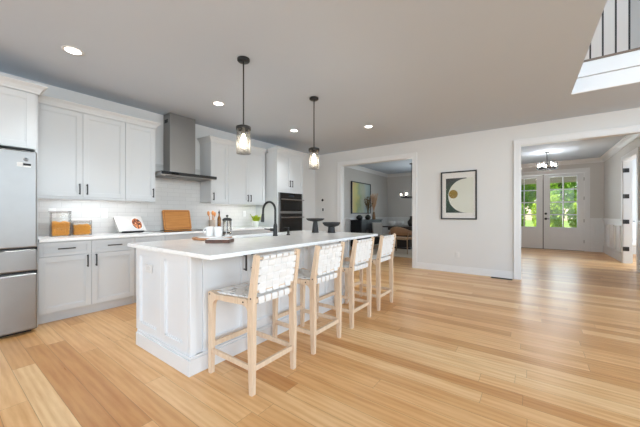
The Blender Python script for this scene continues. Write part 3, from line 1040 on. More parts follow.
# range hood
t = thing('range_hood', (-4.5, 2.42, 1.72), 'stainless steel chimney range hood with a flat dark-edged canopy above the cooktop', 'range hood')
hy0, hy1 = 2.235, 2.655
MB().box(XB + 0.01, -4.525, hy0, hy1, 1.775, CZ - 0.002, 0.002).build('chimney', M['hoodsteel'], t)
MB().box(-4.69, -4.59, hy0 - 0.0012, hy0 + 0.004, 2.60, 2.655).build('vent_slot', M['gap'], t)
MB().box(XB + 0.01, -4.245, 1.975, 2.862, 1.735, 1.772, 0.003).build('canopy', M['steel'], t)
MB().box(XB + 0.09, -4.234, 1.972, 2.865, 1.7725, 1.786, 0.002).box(-4.244, -4.232, 1.972, 2.865, 1.742, 1.773, 0.002).build('canopy_edge', M['blackglass'], t)
b = MB()
for i in range(3):
    b.box(-4.62, -4.34, 2.06 + i * 0.25, 2.28 + i * 0.25, 1.728, 1.736, 0.002)
b.build('grease_filter', M['hoodsteel'], t)
for y in (2.03, 2.81):
    MB().lathe([(0, 0), (0.025, 0), (0.03, 0.006)], -4.3, y, 1.729, 16).build('hood_lamp', M['plate'], t)

# cooktop
t = thing('cooktop', (-4.44, 2.42, 0.906), 'black glass cooktop set in the countertop under the range hood', 'cooktop')
MB().box(-4.69, -4.17, 1.99, 2.85, 0.9062, 0.913, 0.002).build('glass_top', M['blackglass'], t)
b = MB()
for (x, y, r_) in ((-4.56, 2.2, 0.10), (-4.30, 2.2, 0.08), (-4.56, 2.64, 0.08), (-4.30, 2.64, 0.10), (-4.43, 2.42, 0.06)):
    b.lathe([(r_, 0.0), (r_, 0.0006), (r_ - 0.004, 0.0006), (r_ - 0.004, 0.0)], x, y, 0.913, 28)
b.build('burner_ring', mat('burner_grey', srgb(84, 84, 84), 0.3), t)

# outlets on the tile
def outlet(face, pos, label, double=False, dark=False, name='wall_outlet', w_=0.072, h_=0.116):
    x, y, z = pos
    t = thing(name, pos, label, 'outlet')
    pl = M['black'] if dark else M['plate']
    k = M['gap'] if dark else M['ceramic']
    if face == 'x':
        MB().box(x, x + 0.006, y - w_ / 2, y + w_ / 2, z - h_ / 2, z + h_ / 2, 0.002).build('cover_plate', pl, t)
        MB().box(x + 0.006, x + 0.009, y - 0.017, y + 0.017, z - 0.034, z + 0.034, 0.001).build('receptacle', k, t)
    else:
        MB().box(x - w_ / 2, x + w_ / 2, y - 0.006, y, z - h_ / 2, z + h_ / 2, 0.002).build('cover_plate', pl, t)
        MB().box(x - (0.017 if h_ > w_ else 0.034), x + (0.017 if h_ > w_ else 0.034), y - 0.009, y - 0.006, z - (0.034 if h_ > w_ else 0.017), z + (0.034 if h_ > w_ else 0.017), 0.001).build('receptacle', k, t)
    return t

TX = XW + 0.0095
outlet('x', (TX, 1.446, 1.17), 'white wall outlet on the tile behind the cookbook')
outlet('x', (TX, 0.912, 1.18), 'white wall outlet on the tile behind the tall pasta container')
outlet('x', (TX, 3.84, 1.17), 'white wall outlet on the tile above the potted plant')

# pasta containers
def container(y0, y1, x0, x1, h, fill, label, plabel):
    z = 0.9065
    t = thing('food_container', ((x0 + x1) / 2, (y0 + y1) / 2, z), label, 'food container', 'pasta containers on the counter')
    b = MB()
    th = 0.003
    b.box(x0, x1, y0, y0 + th, z, z + h).box(x0, x1, y1 - th, y1, z, z + h).box(x0, x0 + th, y0 + th, y1 - th, z, z + h).box(x1 - th, x1, y0 + th, y1 - th, z, z + h).box(x0 + th, x1 - th, y0 + th, y1 - th, z, z + 0.004)
    b.build('jar', M['jarglass'], t)
    MB().box(x0 - 0.003, x1 + 0.003, y0 - 0.003, y1 + 0.003, z + h + 0.001, z + h + 0.018, 0.005).box(x0 + 0.012, x1 - 0.012, y0 + 0.012, y1 - 0.012, z + h - 0.01, z + h + 0.001).build('lid', M['lid'], t)
    rnd = random.Random(int(y0 * 1000))
    p = MB()
    for i in range(750):
        c = Vector((rnd.uniform(x0 + 0.016, x1 - 0.016), rnd.uniform(y0 + 0.016, y1 - 0.016), z + 0.015 + (fill - 0.02) * rnd.random()))
        side = rnd.random()
        if side < 0.45: c.x = x1 - 0.016
        elif side < 0.6: c.y = y0 + 0.016
        elif side < 0.9: c.z = z + fill - 0.004 + 0.012 * math.sin(c.y * 40) * math.cos(c.x * 50)
        c.z = max(c.z, z + 0.016)
        a = Vector((rnd.uniform(-1, 1), rnd.uniform(-1, 1), rnd.uniform(-.8, .8))).normalized() * 0.010
        p.tube([c - a, c + a * 0.2 + Vector((0, 0, 0.003)), c + a], 0.0045, 5)
    p.box(x0 + 0.02, x1 - 0.026, y0 + 0.02, y1 - 0.02, z + 0.0055, z + fill * 0.9)
    o = single('pasta', p, M['pasta'], plabel, 'pasta', None, 'stuff')
    return t

container(0.858, 1.035, -4.615, -4.475, 0.28, 0.16, 'taller clear container of orange pasta nearest the refrigerator', 'orange dry pasta inside the taller clear container')
container(1.06, 1.245, -4.625, -4.50, 0.165, 0.12, 'shorter clear container of pale pasta right of the taller one', 'pale orange dry pasta inside the shorter clear container')

# cookbook leaning on a small stand
t = thing('cookbook', (-4.5, 1.66, 0.9065), 'white cookbook with a photo of a baked dish leaning against the backsplash', 'book')
tilt = R(-40)
mt = Matrix.Translation((-4.455, 1.70, 0.931)) @ Matrix.Rotation(R(4), 4, 'Z') @ Matrix.Rotation(tilt, 4, 'Y')
MB().box(-0.03, -0.002, -0.172, 0.167, 0.003, 0.262, 0.001, mtx=mt).build('pages', M['page'], t)
cv = MB().box(-0.002, 0.0, -0.175, 0.175, 0.0, 0.265, 0.0008, mtx=mt).box(-0.032, -0.03, -0.175, 0.175, 0.0, 0.265, 0.0008, mtx=mt).build('cover', M['paper'], t)
dm = bpy.data.materials.new('dish_photo')
dm.use_nodes = True
k = NT(dm)
f = k.noise(k.obj((1, 1, 1)), 45, 2)
k.l(k.ramp(f, [(0.44, srgb(40, 24, 20)), (0.50, srgb(170, 80, 34)), (0.6, srgb(222, 136, 66)), (0.7, srgb(236, 206, 170))]), k.b.inputs['Base Color'])
def ellipse(cx, cy, rx, ry, n=36, rot=0):
    return [(cx + rx * math.cos(2 * math.pi * i / n) * math.cos(rot) - ry * math.sin(2 * math.pi * i / n) * math.sin(rot), cy + rx * math.cos(2 * math.pi * i / n) * math.sin(rot) + ry * math.sin(2 * math.pi * i / n) * math.cos(rot)) for i in range(n)]
MB().prism(ellipse(0.085, 0.13, 0.074, 0.11), 0, 0.0002, 0.0008, mtx=mt).build('plate_picture', M['ceramic'], cv)
MB().prism(ellipse(0.085, 0.13, 0.062, 0.095), 0, 0.0009, 0.0014, mtx=mt).build('food_picture', dm, cv)
b = MB()
b.box(-0.03, 0.006, -0.14, 0.14, -0.004, -0.0005, 0.001, mtx=mt)
b.build('stand_ledge', M['black'], t)
MB().box(-0.036, -0.0325, -0.1, 0.1, -0.003, 0.24, 0.001, mtx=mt).build('stand_back', M['black'], t)

# leaning bamboo cutting board
t = thing('cutting_board', (-4.66, 2.4, 0.913), 'bamboo cutting board leaning upright against the tile behind the cooktop', 'cutting board')
def rrect(x0, x1, y0, y1, r_, n=6):
    p = []
    for (cx, cy, a0) in ((x1 - r_, y1 - r_, 0), (x0 + r_, y1 - r_, 90), (x0 + r_, y0 + r_, 180), (x1 - r_, y0 + r_, 270)):
        for i in range(n + 1):
            a = R(a0 + 90 * i / n)
            p.append((cx + r_ * math.cos(a), cy + r_ * math.sin(a)))
    return p
mt = Matrix.Translation((-4.632, 2.43, 0.9155)) @ Matrix.Rotation(R(-13), 4, 'Y')
MB().prism(rrect(-0.225, 0.225, 0, 0.325, 0.025), 0, -0.02, 0.0, mtx=mt).build('board', M['bamboo'], t)
g = MB()
ring_o, ring_i = rrect(-0.205, 0.205, 0.02, 0.305, 0.02), rrect(-0.198, 0.198, 0.027, 0.298, 0.018)
n = len(ring_o)
vs = [mt @ Vector((0.0005, p[0], p[1])) for p in ring_o] + [mt @ Vector((0.0005, p[0], p[1])) for p in ring_i]
g.add(vs, [[i, (i + 1) % n, n + (i + 1) % n, n + i] for i in range(n)])
g.build('juice_groove', mat('groove_wood', srgb(156, 92, 40), 0.5), t)

# utensil crock, oil bottle
t = thing('utensil_crock', (-4.56, 2.99, 0.9065), 'stoneware crock on the back counter right of the cooktop', 'crock')
MB().lathe([(0, 0), (0.05, 0), (0.056, 0.01), (0.056, 0.15), (0.052, 0.155), (0.048, 0.15), (0.048, 0.012), (0, 0.012)], -4.56, 2.99, 0.9065).build('pot', M['crock'], t)
for i, (dx, dy, a, hgt, lab) in enumerate(((-0.02, -0.02, -0.06, 0.30, 'wooden spoon standing leftmost in the stoneware crock'), (0.015, 0.0, 0.01, 0.31, 'wooden spoon standing in the middle of the stoneware crock'), (0.0, 0.022, 0.05, 0.285, 'wooden spoon standing rightmost in the stoneware crock'))):
    x, y, z = -4.56 + dx * 0.6, 2.99 + dy * 0.5, 0.921
    b = MB().tube([(x, y, z), (x, y + a * 0.7, z + hgt - 0.07)], [0.006, 0.006], 8)
    b.lathe([(0.0, -0.045), (0.016, -0.035), (0.026, 0), (0.02, 0.03), (0, 0.042)], 0, 0, 0, 14, mtx=Matrix.Translation((x, y + a * 0.85, z + hgt - 0.045)) @ Matrix.Rotation(-a * 2, 4, 'X') @ Matrix.Diagonal((0.35, 1, 1, 1)))
    single('wooden_spoon', b, M['spoon'], lab, 'spoon', 'wooden spoons in the crock')
t = thing('oil_bottle', (-4.56, 3.135, 0.9065), 'amber oil bottle standing right of the utensil crock', 'bottle')
MB().lathe([(0, 0), (0.03, 0), (0.032, 0.01), (0.032, 0.17), (0.025, 0.2), (0.012, 0.225), (0.012, 0.27), (0, 0.27)], -4.56, 3.135, 0.9065, 20).build('bottle_body', M['amber'], t)
MB().lathe([(0, 0.27), (0.014, 0.27), (0.014, 0.305), (0.005, 0.31), (0.004, 0.335), (0, 0.335)], -4.56, 3.135, 0.9065, 16).build('cap', M['black'], t)

# potted plant
t = thing('potted_plant', (-4.45, 3.90, 0.9065), 'small bright green plant in a white pot on the back counter', 'plant')
MB().lathe([(0, 0), (0.045, 0), (0.06, 0.115), (0.055, 0.118), (0.05, 0.10), (0, 0.10)], -4.45, 3.90, 0.9065, 24).build('pot', M['ceramic'], t)
rnd = random.Random(3)
b = MB()
for i in range(70):
    a = rnd.uniform(0, 2 * math.pi)
    r0 = rnd.uniform(0.0, 0.035)
    L = rnd.uniform(0.11, 0.2)
    up = rnd.uniform(0.35, 1.2)
    d = Vector((math.cos(a), math.sin(a), 0))
    s = Vector((-math.sin(a), math.cos(a), 0)) * rnd.uniform(0.012, 0.022)
    p0 = Vector((-4.45, 3.90, 1.005)) + d * r0
    p1 = p0 + d * L * 0.4 + Vector((0, 0, L * up * 0.7))
    p2 = p0 + d * L * 0.95 + Vector((0, 0, L * up * 0.75))
    b.add([p0 - s * .3, p0 + s * .3, p1 - s, p1 + s, p2], [[0, 1, 3, 2], [2, 3, 4]], True)
b.build('leaves', M['leaf'], t)

# ------------------------------------------------------------------ island
IX0, IX1, IY0, IY1 = -2.912, -1.998, 1.135, 3.40
CX0, CX1, CY0, CY1 = -2.945, -1.655, 1.075, 3.56
t = thing('island_cabinet', ((IX0 + IX1) / 2, (IY0 + IY1) / 2, 0), 'white panelled kitchen island cabinet under the quartz top in front of the stools', 'kitchen island')
SX0, SX1, SY0, SY1 = -2.87, -2.53, 2.05, 2.82     # sink cut-out
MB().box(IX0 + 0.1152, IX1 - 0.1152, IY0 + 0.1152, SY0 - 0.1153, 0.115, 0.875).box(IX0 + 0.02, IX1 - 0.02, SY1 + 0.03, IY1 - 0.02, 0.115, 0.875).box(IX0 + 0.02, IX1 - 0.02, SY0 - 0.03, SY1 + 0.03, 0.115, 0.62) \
    .box(SX1 + 0.03, IX1 - 0.02, SY0 - 0.03, SY1 + 0.03, 0.62, 0.875).build('body', M['cab_lit'], t)
def shaker_y(b, yf, x0, x1, z0, z1, rw, th=0.02, d=-1):
    f = yf
    q = yf - d * th
    b.box(x0, x0 + rw, f, q, z0, z1, 0.0015).box(x1 - rw, x1, f, q, z0, z1, 0.0015)
    b.box(x0 + rw, x1 - rw, f, q, z0, z0 + rw, 0.0015).box(x0 + rw, x1 - rw, f, q, z1 - rw, z1, 0.0015)
    b.box(x0 + rw - 0.002, x1 - rw + 0.002, f - d * 0.016, q, z0 + rw - 0.002, z1 - rw + 0.002)
    i = 0.01
    for s in ((x0 + rw, x1 - rw, z0 + rw, z0 + rw + i), (x0 + rw, x1 - rw, z1 - rw - i, z1 - rw), (x0 + rw, x0 + rw + i, z0 + rw, z1 - rw), (x1 - rw - i, x1 - rw, z0 + rw, z1 - rw)):
        b.box(s[0], s[1], f - d * 0.008, f - d * 0.016, s[2], s[3])
    return b
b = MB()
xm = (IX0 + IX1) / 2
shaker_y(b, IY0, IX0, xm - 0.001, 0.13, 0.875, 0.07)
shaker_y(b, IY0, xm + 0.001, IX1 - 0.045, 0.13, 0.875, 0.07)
b.build('end_panel', M['cab_lit'], t)
shaker_y(shaker_y(MB(), IY1, IX0, xm - 0.001, 0.13, 0.875, 0.07, d=1), IY1, xm + 0.001, IX1 - 0.045, 0.13, 0.875, 0.07, d=1).build('end_panel', M['cab_lit'], t)
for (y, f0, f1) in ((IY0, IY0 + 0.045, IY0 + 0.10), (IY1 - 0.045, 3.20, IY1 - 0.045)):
    MB().box(IX1 - 0.044, IX1, y, y + 0.045, 0.1, 0.875, 0.006).box(IX1 - 0.021, IX1 - 0.012, f0, f1, 0.13, 0.875, 0.002).build('corner_post', M['cab_lit'], t)
MB().box(IX1 - 0.021, IX1 - 0.004, IY0 + 0.10, 3.20, 0.13, 0.15, 0.001).build('bottom_rail', M['cab_lit'], t)
edges = [1.235, 1.655, 2.07, 2.485, 2.90, 3.198]
hs = [1.617, 1.70, None, None, 3.135]
for i in range(5):
    d = shaker_x(MB(), IX1, edges[i] + G, edges[i + 1] - G, 0.152, 0.868, 0.058).build('door', M['cab_lit'], t)
    if hs[i]:
        pull_x(IX1, hs[i], 0.755, 0.14).build('handle', M['black'], d)
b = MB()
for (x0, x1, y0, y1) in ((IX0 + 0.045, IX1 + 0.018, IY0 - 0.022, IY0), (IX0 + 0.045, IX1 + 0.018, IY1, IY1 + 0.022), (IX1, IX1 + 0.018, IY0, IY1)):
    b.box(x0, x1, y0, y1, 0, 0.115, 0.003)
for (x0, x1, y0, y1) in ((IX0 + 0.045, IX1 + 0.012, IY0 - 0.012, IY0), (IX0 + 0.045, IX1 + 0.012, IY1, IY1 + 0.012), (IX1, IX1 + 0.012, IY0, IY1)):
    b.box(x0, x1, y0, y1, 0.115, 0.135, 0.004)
b.build('baseboard', M['cab_lit'], t)
MB().box(IX0 + 0.07, IX1 - 0.02, IY0 + 0.002, IY1 - 0.002, 0.0, 0.115).build('plinth', M['cab_lit'], t)
MB().box(IX0, IX0 + 0.02, IY0 + 0.02, IY1 - 0.02, 0.13, 0.875).build('back_panel', M['cab_lit'], t)

single('island_countertop', MB().box(CX0, SX0, CY0, CY1, 0.876, 0.906, 0.003).box(SX1, CX1, CY0, CY1, 0.876, 0.906, 0.003).box(SX0 - 0.004, SX1 + 0.004, CY0, SY0, 0.876, 0.906, 0.003).box(SX0 - 0.004, SX1 + 0.004, SY1, CY1, 0.876, 0.906, 0.003),
       M['quartz'], 'white quartz worktop on the kitchen island, overhanging the stools', 'countertop')
b = MB()
b.box(SX0 - 0.012, SX1 + 0.012, SY0 - 0.012, SY1 + 0.012, 0.64, 0.646)
for (x0, x1, y0, y1) in ((SX0 - 0.012, SX0 - 0.002, SY0 - 0.012, SY1 + 0.012), (SX1 + 0.002, SX1 + 0.012, SY0 - 0.012, SY1 + 0.012), (SX0 - 0.002, SX1 + 0.002, SY0 - 0.012, SY0 - 0.002), (SX0 - 0.002, SX1 + 0.002, SY1 + 0.002, SY1 + 0.012)):
    b.box(x0, x1, y0, y1, 0.646, 0.8755)
t = thing('sink', ((SX0 + SX1) / 2, (SY0 + SY1) / 2, 0.64), 'undermount sink sunk in the island worktop below the black faucet', 'sink')
b.build('basin', M['sink'], t)
MB().lathe([(0, 0), (0.045, 0), (0.045, 0.003), (0, 0.003)], (SX0 + SX1) / 2, 2.435, 0.6462, 20).build('drain', M['steel'], t)

outlet('y', (-2.68, IY0 + 0.011, 0.70), 'white wall outlet on the end panel of the kitchen island', w_=0.118, h_=0.074)

# faucet
fx, fy, fz = -2.475, 2.47, 0.9065
t = thing('faucet', (fx, fy, fz), 'tall matte black gooseneck faucet on the island worktop', 'faucet')
MB().lathe([(0, 0), (0.030, 0), (0.030, 0.012), (0.026, 0.02), (0.024, 0.12), (0.017, 0.15), (0, 0.15)], fx, fy, fz, 20).build('faucet_base', M['black'], t)
pts = [(fx, fy, fz + 0.14), (fx, fy, fz + 0.30)]
rr = 0.105
for i in range(0, 13):
    a = math.pi * i / 12
    pts.append((fx - rr + rr * math.cos(a), fy, fz + 0.305 + rr * math.sin(a)))
pts.append((fx - 2 * rr - 0.003, fy, fz + 0.26))
MB().tube(pts, 0.0135, 14).build('spout', M['black'], t)
MB().tube([(fx - 2 * rr - 0.003, fy, fz + 0.265), (fx - 2 * rr - 0.008, fy, fz + 0.20), (fx - 2 * rr - 0.012, fy, fz + 0.165)], [0.016, 0.02, 0.022], 16).build('spray_head', M['black'], t)
MB().tube([(fx - 0.015, fy - 0.02, fz + 0.075), (fx - 0.035, fy - 0.05, fz + 0.078)], 0.017, 14).tube([(fx - 0.03, fy - 0.045, fz + 0.078), (fx - 0.075, fy - 0.105, fz + 0.088)], [0.008, 0.006], 10).build('handle', M['black'], t)
t = thing('soap_dispenser', (-2.44, 2.66, fz), 'small black soap dispenser on the island right of the faucet', 'soap dispenser')
MB().lathe([(0, 0), (0.024, 0), (0.024, 0.01), (0.016, 0.015), (0.016, 0.055), (0.009, 0.06), (0.009, 0.085), (0.014, 0.088), (0.014, 0.10), (0, 0.10)], -2.44, 2.66, fz, 16).build('pump', M['black'], t)
MB().tube([(-2.44, 2.66, fz + 0.094), (-2.50, 2.66, fz + 0.094), (-2.515, 2.66, fz + 0.085)], 0.006, 8).build('spout', M['black'], t)

# two black pedestal bowls
def pedestal(x, y, h, r_, rb, rt, bowl, label):
    t = thing('pedestal_bowl', (x, y, fz), label, 'bowl', 'black pedestal bowls on the island')
    MB().lathe([(0, 0), (rb, 0), (rb * 0.97, 0.006), (rt, h - bowl)], x, y, fz, 32).build('pedestal', M['stone'], t)
    MB().lathe([(0, h - bowl), (rt * 1.1, h - bowl), (r_ * 0.8, h - bowl * 0.72), (r_, h - bowl * 0.25), (r_, h), (r_ - 0.012, h), (r_ - 0.02, h - bowl * 0.25), (r_ * 0.6, h - bowl * 0.5), (0, h - bowl * 0.6)], x, y, fz, 40).build('bowl', M['stone'], t)
pedestal(-2.46, 3.24, 0.20, 0.128, 0.05, 0.030, 0.045, 'taller black pedestal bowl on the island, nearer the faucet')
pedestal(-2.28, 3.38, 0.145, 0.125, 0.055, 0.045, 0.065, 'shorter black pedestal bowl on the island, at its far end')

# coffee set
t = thing('serving_board', (-2.745, 1.80, fz), 'round wooden serving board with a pale top under the white mugs', 'serving board')
MB().lathe([(0, 0), (0.19, 0), (0.20, 0.008), (0.20, 0.018), (0.195, 0.022), (0, 0.022)], -2.72, 1.79, fz, 48).build('board', M['acacia'], t)
MB().lathe([(0, 0), (0.172, 0), (0.172, 0.004), (0, 0.004)], -2.71, 1.81, fz + 0.022, 48).build('marble_inlay', M['marble'], t)
mz = fz + 0.0265
def mug(x, y, a, label):
    t = thing('mug', (x, y, mz), label, 'mug', 'white mugs on the round board')
    MB().lathe([(0, 0), (0.036, 0), (0.041, 0.006), (0.043, 0.10), (0.0395, 0.102), (0.037, 0.098), (0.037, 0.01), (0, 0.008)], x, y, mz, 28).build('cup', M['ceramic'], t)
    d = Vector((math.cos(a), math.sin(a), 0))
    p = [Vector((x, y, mz + 0.055 + 0.03 * math.cos(q))) + d * (0.042 + 0.03 * math.sin(q)) for q in [math.pi * i / 8 for i in range(9)]]
    MB().tube(p, 0.006, 8).build('handle', M['ceramic'], t)
mug(-2.765, 1.79, R(216), 'white mug on the round board, the one farther left')
mug(-2.682, 1.833, R(120), 'white mug on the round board, the one next to the french press')
t = thing('french_press', (-2.71, 1.935, mz), 'glass and black french press standing on the round board behind the mugs', 'french press')
px_, py_ = -2.67, 1.935
MB().lathe([(0.044, 0.012), (0.046, 0.012), (0.046, 0.165), (0.044, 0.165)], px_, py_, mz, 28, closed=True).build('beaker', M['shade'], t)
b = MB().lathe([(0, 0), (0.05, 0), (0.05, 0.014), (0.0, 0.014)], px_, py_, mz, 24)
b.lathe([(0.0465, 0.05), (0.0485, 0.05), (0.0485, 0.056), (0.0465, 0.056)], px_, py_, mz, 24, closed=True)
for i in range(4):
    a = R(45 + 90 * i)
    b.box(px_ + 0.048 * math.cos(a) - 0.003, px_ + 0.048 * math.cos(a) + 0.003, py_ + 0.048 * math.sin(a) - 0.003, py_ + 0.048 * math.sin(a) + 0.003, 0.01 + mz, mz + 0.165)
b.build('frame', mat('chrome', srgb(225, 225, 226), 0.35, metal=0.7), t)
MB().lathe([(0, 0.166), (0.05, 0.166), (0.05, 0.18), (0.03, 0.195), (0, 0.197)], px_, py_, mz, 28).lathe([(0, 0.21), (0.01, 0.207), (0.016, 0.216), (0.01, 0.226), (0, 0.228)], px_, py_, mz, 16).build('lid', M['black'], t)
MB().tube([(px_, py_, mz + 0.03), (px_, py_, mz + 0.21)], 0.005, 8).lathe([(0, 0), (0.042, 0), (0.042, 0.008), (0, 0.008)], px_, py_, mz + 0.03, 24).build('plunger', M['black'], t)
d = Vector((-0.81, 0.58, 0)).normalized()
c0 = Vector((px_, py_, mz))
MB().tube([c0 + d * 0.049 + Vector((0, 0, .155)), c0 + d * 0.085 + Vector((0, 0, .15)), c0 + d * 0.092 + Vector((0, 0, .09)), c0 + d * 0.082 + Vector((0, 0, .04)), c0 + d * 0.05 + Vector((0, 0, .035))], 0.007, 8).build('handle', M['black'], t)
t = thing('walnut_board', (-2.30, 1.60, fz), 'small dark walnut board with a pale marble top in front of the round board', 'serving board')
mt = Matrix.Translation((-2.335, 1.615, fz)) @ Matrix.Rotation(R(38), 4, 'Z')
MB().box(-0.11, 0.11, -0.08, 0.08, 0, 0.031, 0.004, mtx=mt).build('board', M['walnut'], t)
MB().box(-0.10, 0.10, -0.072, 0.072, 0.0312, 0.037, 0.003, mtx=mt).build('marble_slab', M['marble'], t)

# ------------------------------------------------------------------ bar stools
def make_stool(loc, label):
    t = thing('bar_stool', (0, 0, 0), label, 'bar stool', 'woven bar stools along the island')
    W = M['stoolwood']
    for s in (-1, 1):
        y0, y1 = sorted((s * 0.183, s * 0.215))
        rear = [(0.212, 0), (0.243, 0), (0.250, 0.30), (0.245, 0.56), (0.250, 0.63), (0.286, 0.905), (0.258, 0.912), (0.208, 0.645), (0.198, 0.56), (0.200, 0.30)]
        MB().prism(rear, 1, y0, y1).build('rear_leg', W, t)
        front = [(-0.240, 0), (-0.210, 0), (-0.194, 0.46), (-0.186, 0.515), (-0.168, 0.543), (-0.140, 0.556), (-0.140, 0.592), (-0.225, 0.606), (-0.243, 0.596), (-0.242, 0.53)]
        MB().prism(front, 1, y0, y1).build('front_leg', W, t)
        MB().prism([(-0.139, 0.556), (0.150, 0.572), (0.185, 0.562), (0.200, 0.535), (0.197, 0.615), (-0.139, 0.592)], 1, y0, y1).build('side_rail', W, t)
        c = s * 0.199
        MB().tube([(-0.205, c, 0.185), (0.205, c, 0.155)], 0.001, 4).box(-0.214, 0.203, c - 0.009, c + 0.009, 0.15, 0.185, 0.003).build('side_stretcher', W, t)
        b = MB()
        for (px, pz) in ((-0.222, 0.584), (0.23, 0.625), (0.155, 0.59)):
            b.tube([(px, s * 0.214, pz), (px, s * 0.217, pz)], 0.006, 10)
        b.build('bolt', M['gap'], t)
    MB().box(0.214, 0.236, -0.183, 0.183, 0.145, 0.18, 0.003).build('rear_stretcher', W, t)
    MB().box(-0.232, -0.210, -0.183, 0.183, 0.19, 0.225, 0.003).build('front_stretcher', W, t)
    MB().box(-0.232, -0.208, -0.183, 0.183, 0.561, 0.598, 0.004).build('seat_rail', W, t)
    MB().box(0.204, 0.228, -0.183, 0.183, 0.582, 0.616, 0.004).build('seat_rail', W, t)
    # slanted back: point at (u along width, v up the back, n outwards)
    A, Bp = Vector((0.231, 0, 0.655)), Vector((0.267, 0, 0.888))
    up = (Bp - A).normalized()
    nr = Vector((up.z, 0, -up.x))
    H = (Bp - A).length
    def P(u, v, n):
        return A + up * v + nr * n + Vector((0, u, 0))
    for hh in (0.006, H - 0.006):
        MB().tube([P(-0.184, hh, 0), P(0.184, hh, 0)], 0.009, 10).build('back_rail', W, t)
    # woven backrest
    b = MB()
    nv, nh = 5, 4
    pv, ph = 0.062, (H - 0.03) / nh
    us = [(-(nv - 1) / 2 + i) * pv for i in range(nv)]
    vs_ = [0.015 + ph * (j + 0.5) for j in range(nh)]
    for i, u in enumerate(us):
        pts = []
        o = 0.014
        pts += [P(u, 0.012, -o), P(u, -0.006, -o), P(u, -0.009, 0), P(u, -0.006, o)]
        for j, v in enumerate(vs_):
            s = 1 if (i + j) % 2 == 0 else -1
            pts += [P(u, v - ph * 0.3, 0.0035 * s), P(u, v + ph * 0.3, 0.0035 * s)]
        pts += [P(u, H - 0.008, o), P(u, H + 0.008, o * 0.9), P(u, H + 0.0095, 0), P(u, H + 0.006, -o), P(u, H - 0.02, -o)]
        b.strap(pts, (0, 1, 0), [pv - 0.011] * 4 + [pv - 0.002] * (len(pts) - 9) + [pv - 0.011] * 5, 0.0035)
    for j, v in enumerate(vs_):
        pts = [P(-0.166, v, -0.008), P(-0.180, v, -0.006), P(-0.1815, v, 0.0), P(-0.178, v, 0.012), P(-0.165, v, 0.012)]
        for i, u in enumerate(us):
            s = -1 if (i + j) % 2 == 0 else 1
            pts += [P(u - pv * 0.3, v, 0.0035 * s), P(u + pv * 0.3, v, 0.0035 * s)]
        pts += [P(0.165, v, 0.012), P(0.178, v, 0.012), P(0.1815, v, 0), P(0.180, v, -0.006), P(0.166, v, -0.008)]
        b.strap(pts, up, [ph - 0.010] * 5 + [ph - 0.002] * (len(pts) - 10) + [ph - 0.010] * 5, 0.0035)
    b.build('backrest', M['leather'], t)
    # woven seat
    b = MB()
    nx, ny = 5, 6
    py = 0.062
    ys = [(-(nx - 1) / 2 + i) * py for i in range(nx)]
    x0, x1 = -0.195, 0.195
    px = (x1 - x0) / ny
    xs = [x0 + px * (j + 0.5) for j in range(ny)]
    def sag(x, y):
        return 0.6125 + 0.010 * (x / 0.2) - 0.012 * max(0, 1 - (x / 0.2) ** 2) * max(0, 1 - (y / 0.18) ** 2)
    for i, y in enumerate(ys):
        pts = [(-0.20, y, 0.557), (-0.236, y, 0.557), (-0.237, y, 0.575), (-0.236, y, 0.600), (-0.22, y, 0.604)]
        for j, x in enumerate(xs):
            s = 1 if (i + j) % 2 == 0 else -1
            pts += [(x - px * .3, y, sag(x, y) + 0.005 * s), (x + px * .3, y, sag(x, y) + 0.004 * s)]
        pts += [(0.212, y, 0.622), (0.231, y, 0.621), (0.2335, y, 0.60), (0.232, y, 0.578), (0.20, y, 0.577)]
        b.strap(pts, (0, 1, 0), py - 0.010, 0.0035)
    for j, x in enumerate(xs):
        e = 0.60 if j > 2 else 0.592
        z_ = 0.5935 + 0.022 * (x + 0.139) / 0.336 + 0.0055
        pts = [(x, -0.180, z_ - 0.035), (x, -0.1802, z_ - 0.004), (x, -0.176, z_)]
        for i, y in enumerate(ys):
            s = -1 if (i + j) % 2 == 0 else 1
            pts += [(x, y - py * .3, sag(x, y) + 0.005 * s), (x, y + py * .3, sag(x, y) + 0.005 * s)]
        pts += [(x, 0.176, z_), (x, 0.1802, z_ - 0.004), (x, 0.180, z_ - 0.035)]
        b.strap(pts, (1, 0, 0), px - 0.010, 0.0035)
    b.build('seat', M['leather'], t)
    return t

s0 = make_stool(None, 'white woven counter stool with pale wood legs, the one nearest the island corner')
SX = [-1.69, -1.705, -1.718, -1.728]
SY = [1.45, 2.12, 2.78, 3.445]
s0.location = (SX[0], SY[0], 0)
for i, lab in ((1, 'second white woven counter stool along the island from its near end'), (2, 'third white woven counter stool along the island, second from the far end'), (3, 'white woven counter stool at the far end of the island by the dining opening')):
    dup(s0, (SX[i], SY[i], 0), 0, lab)

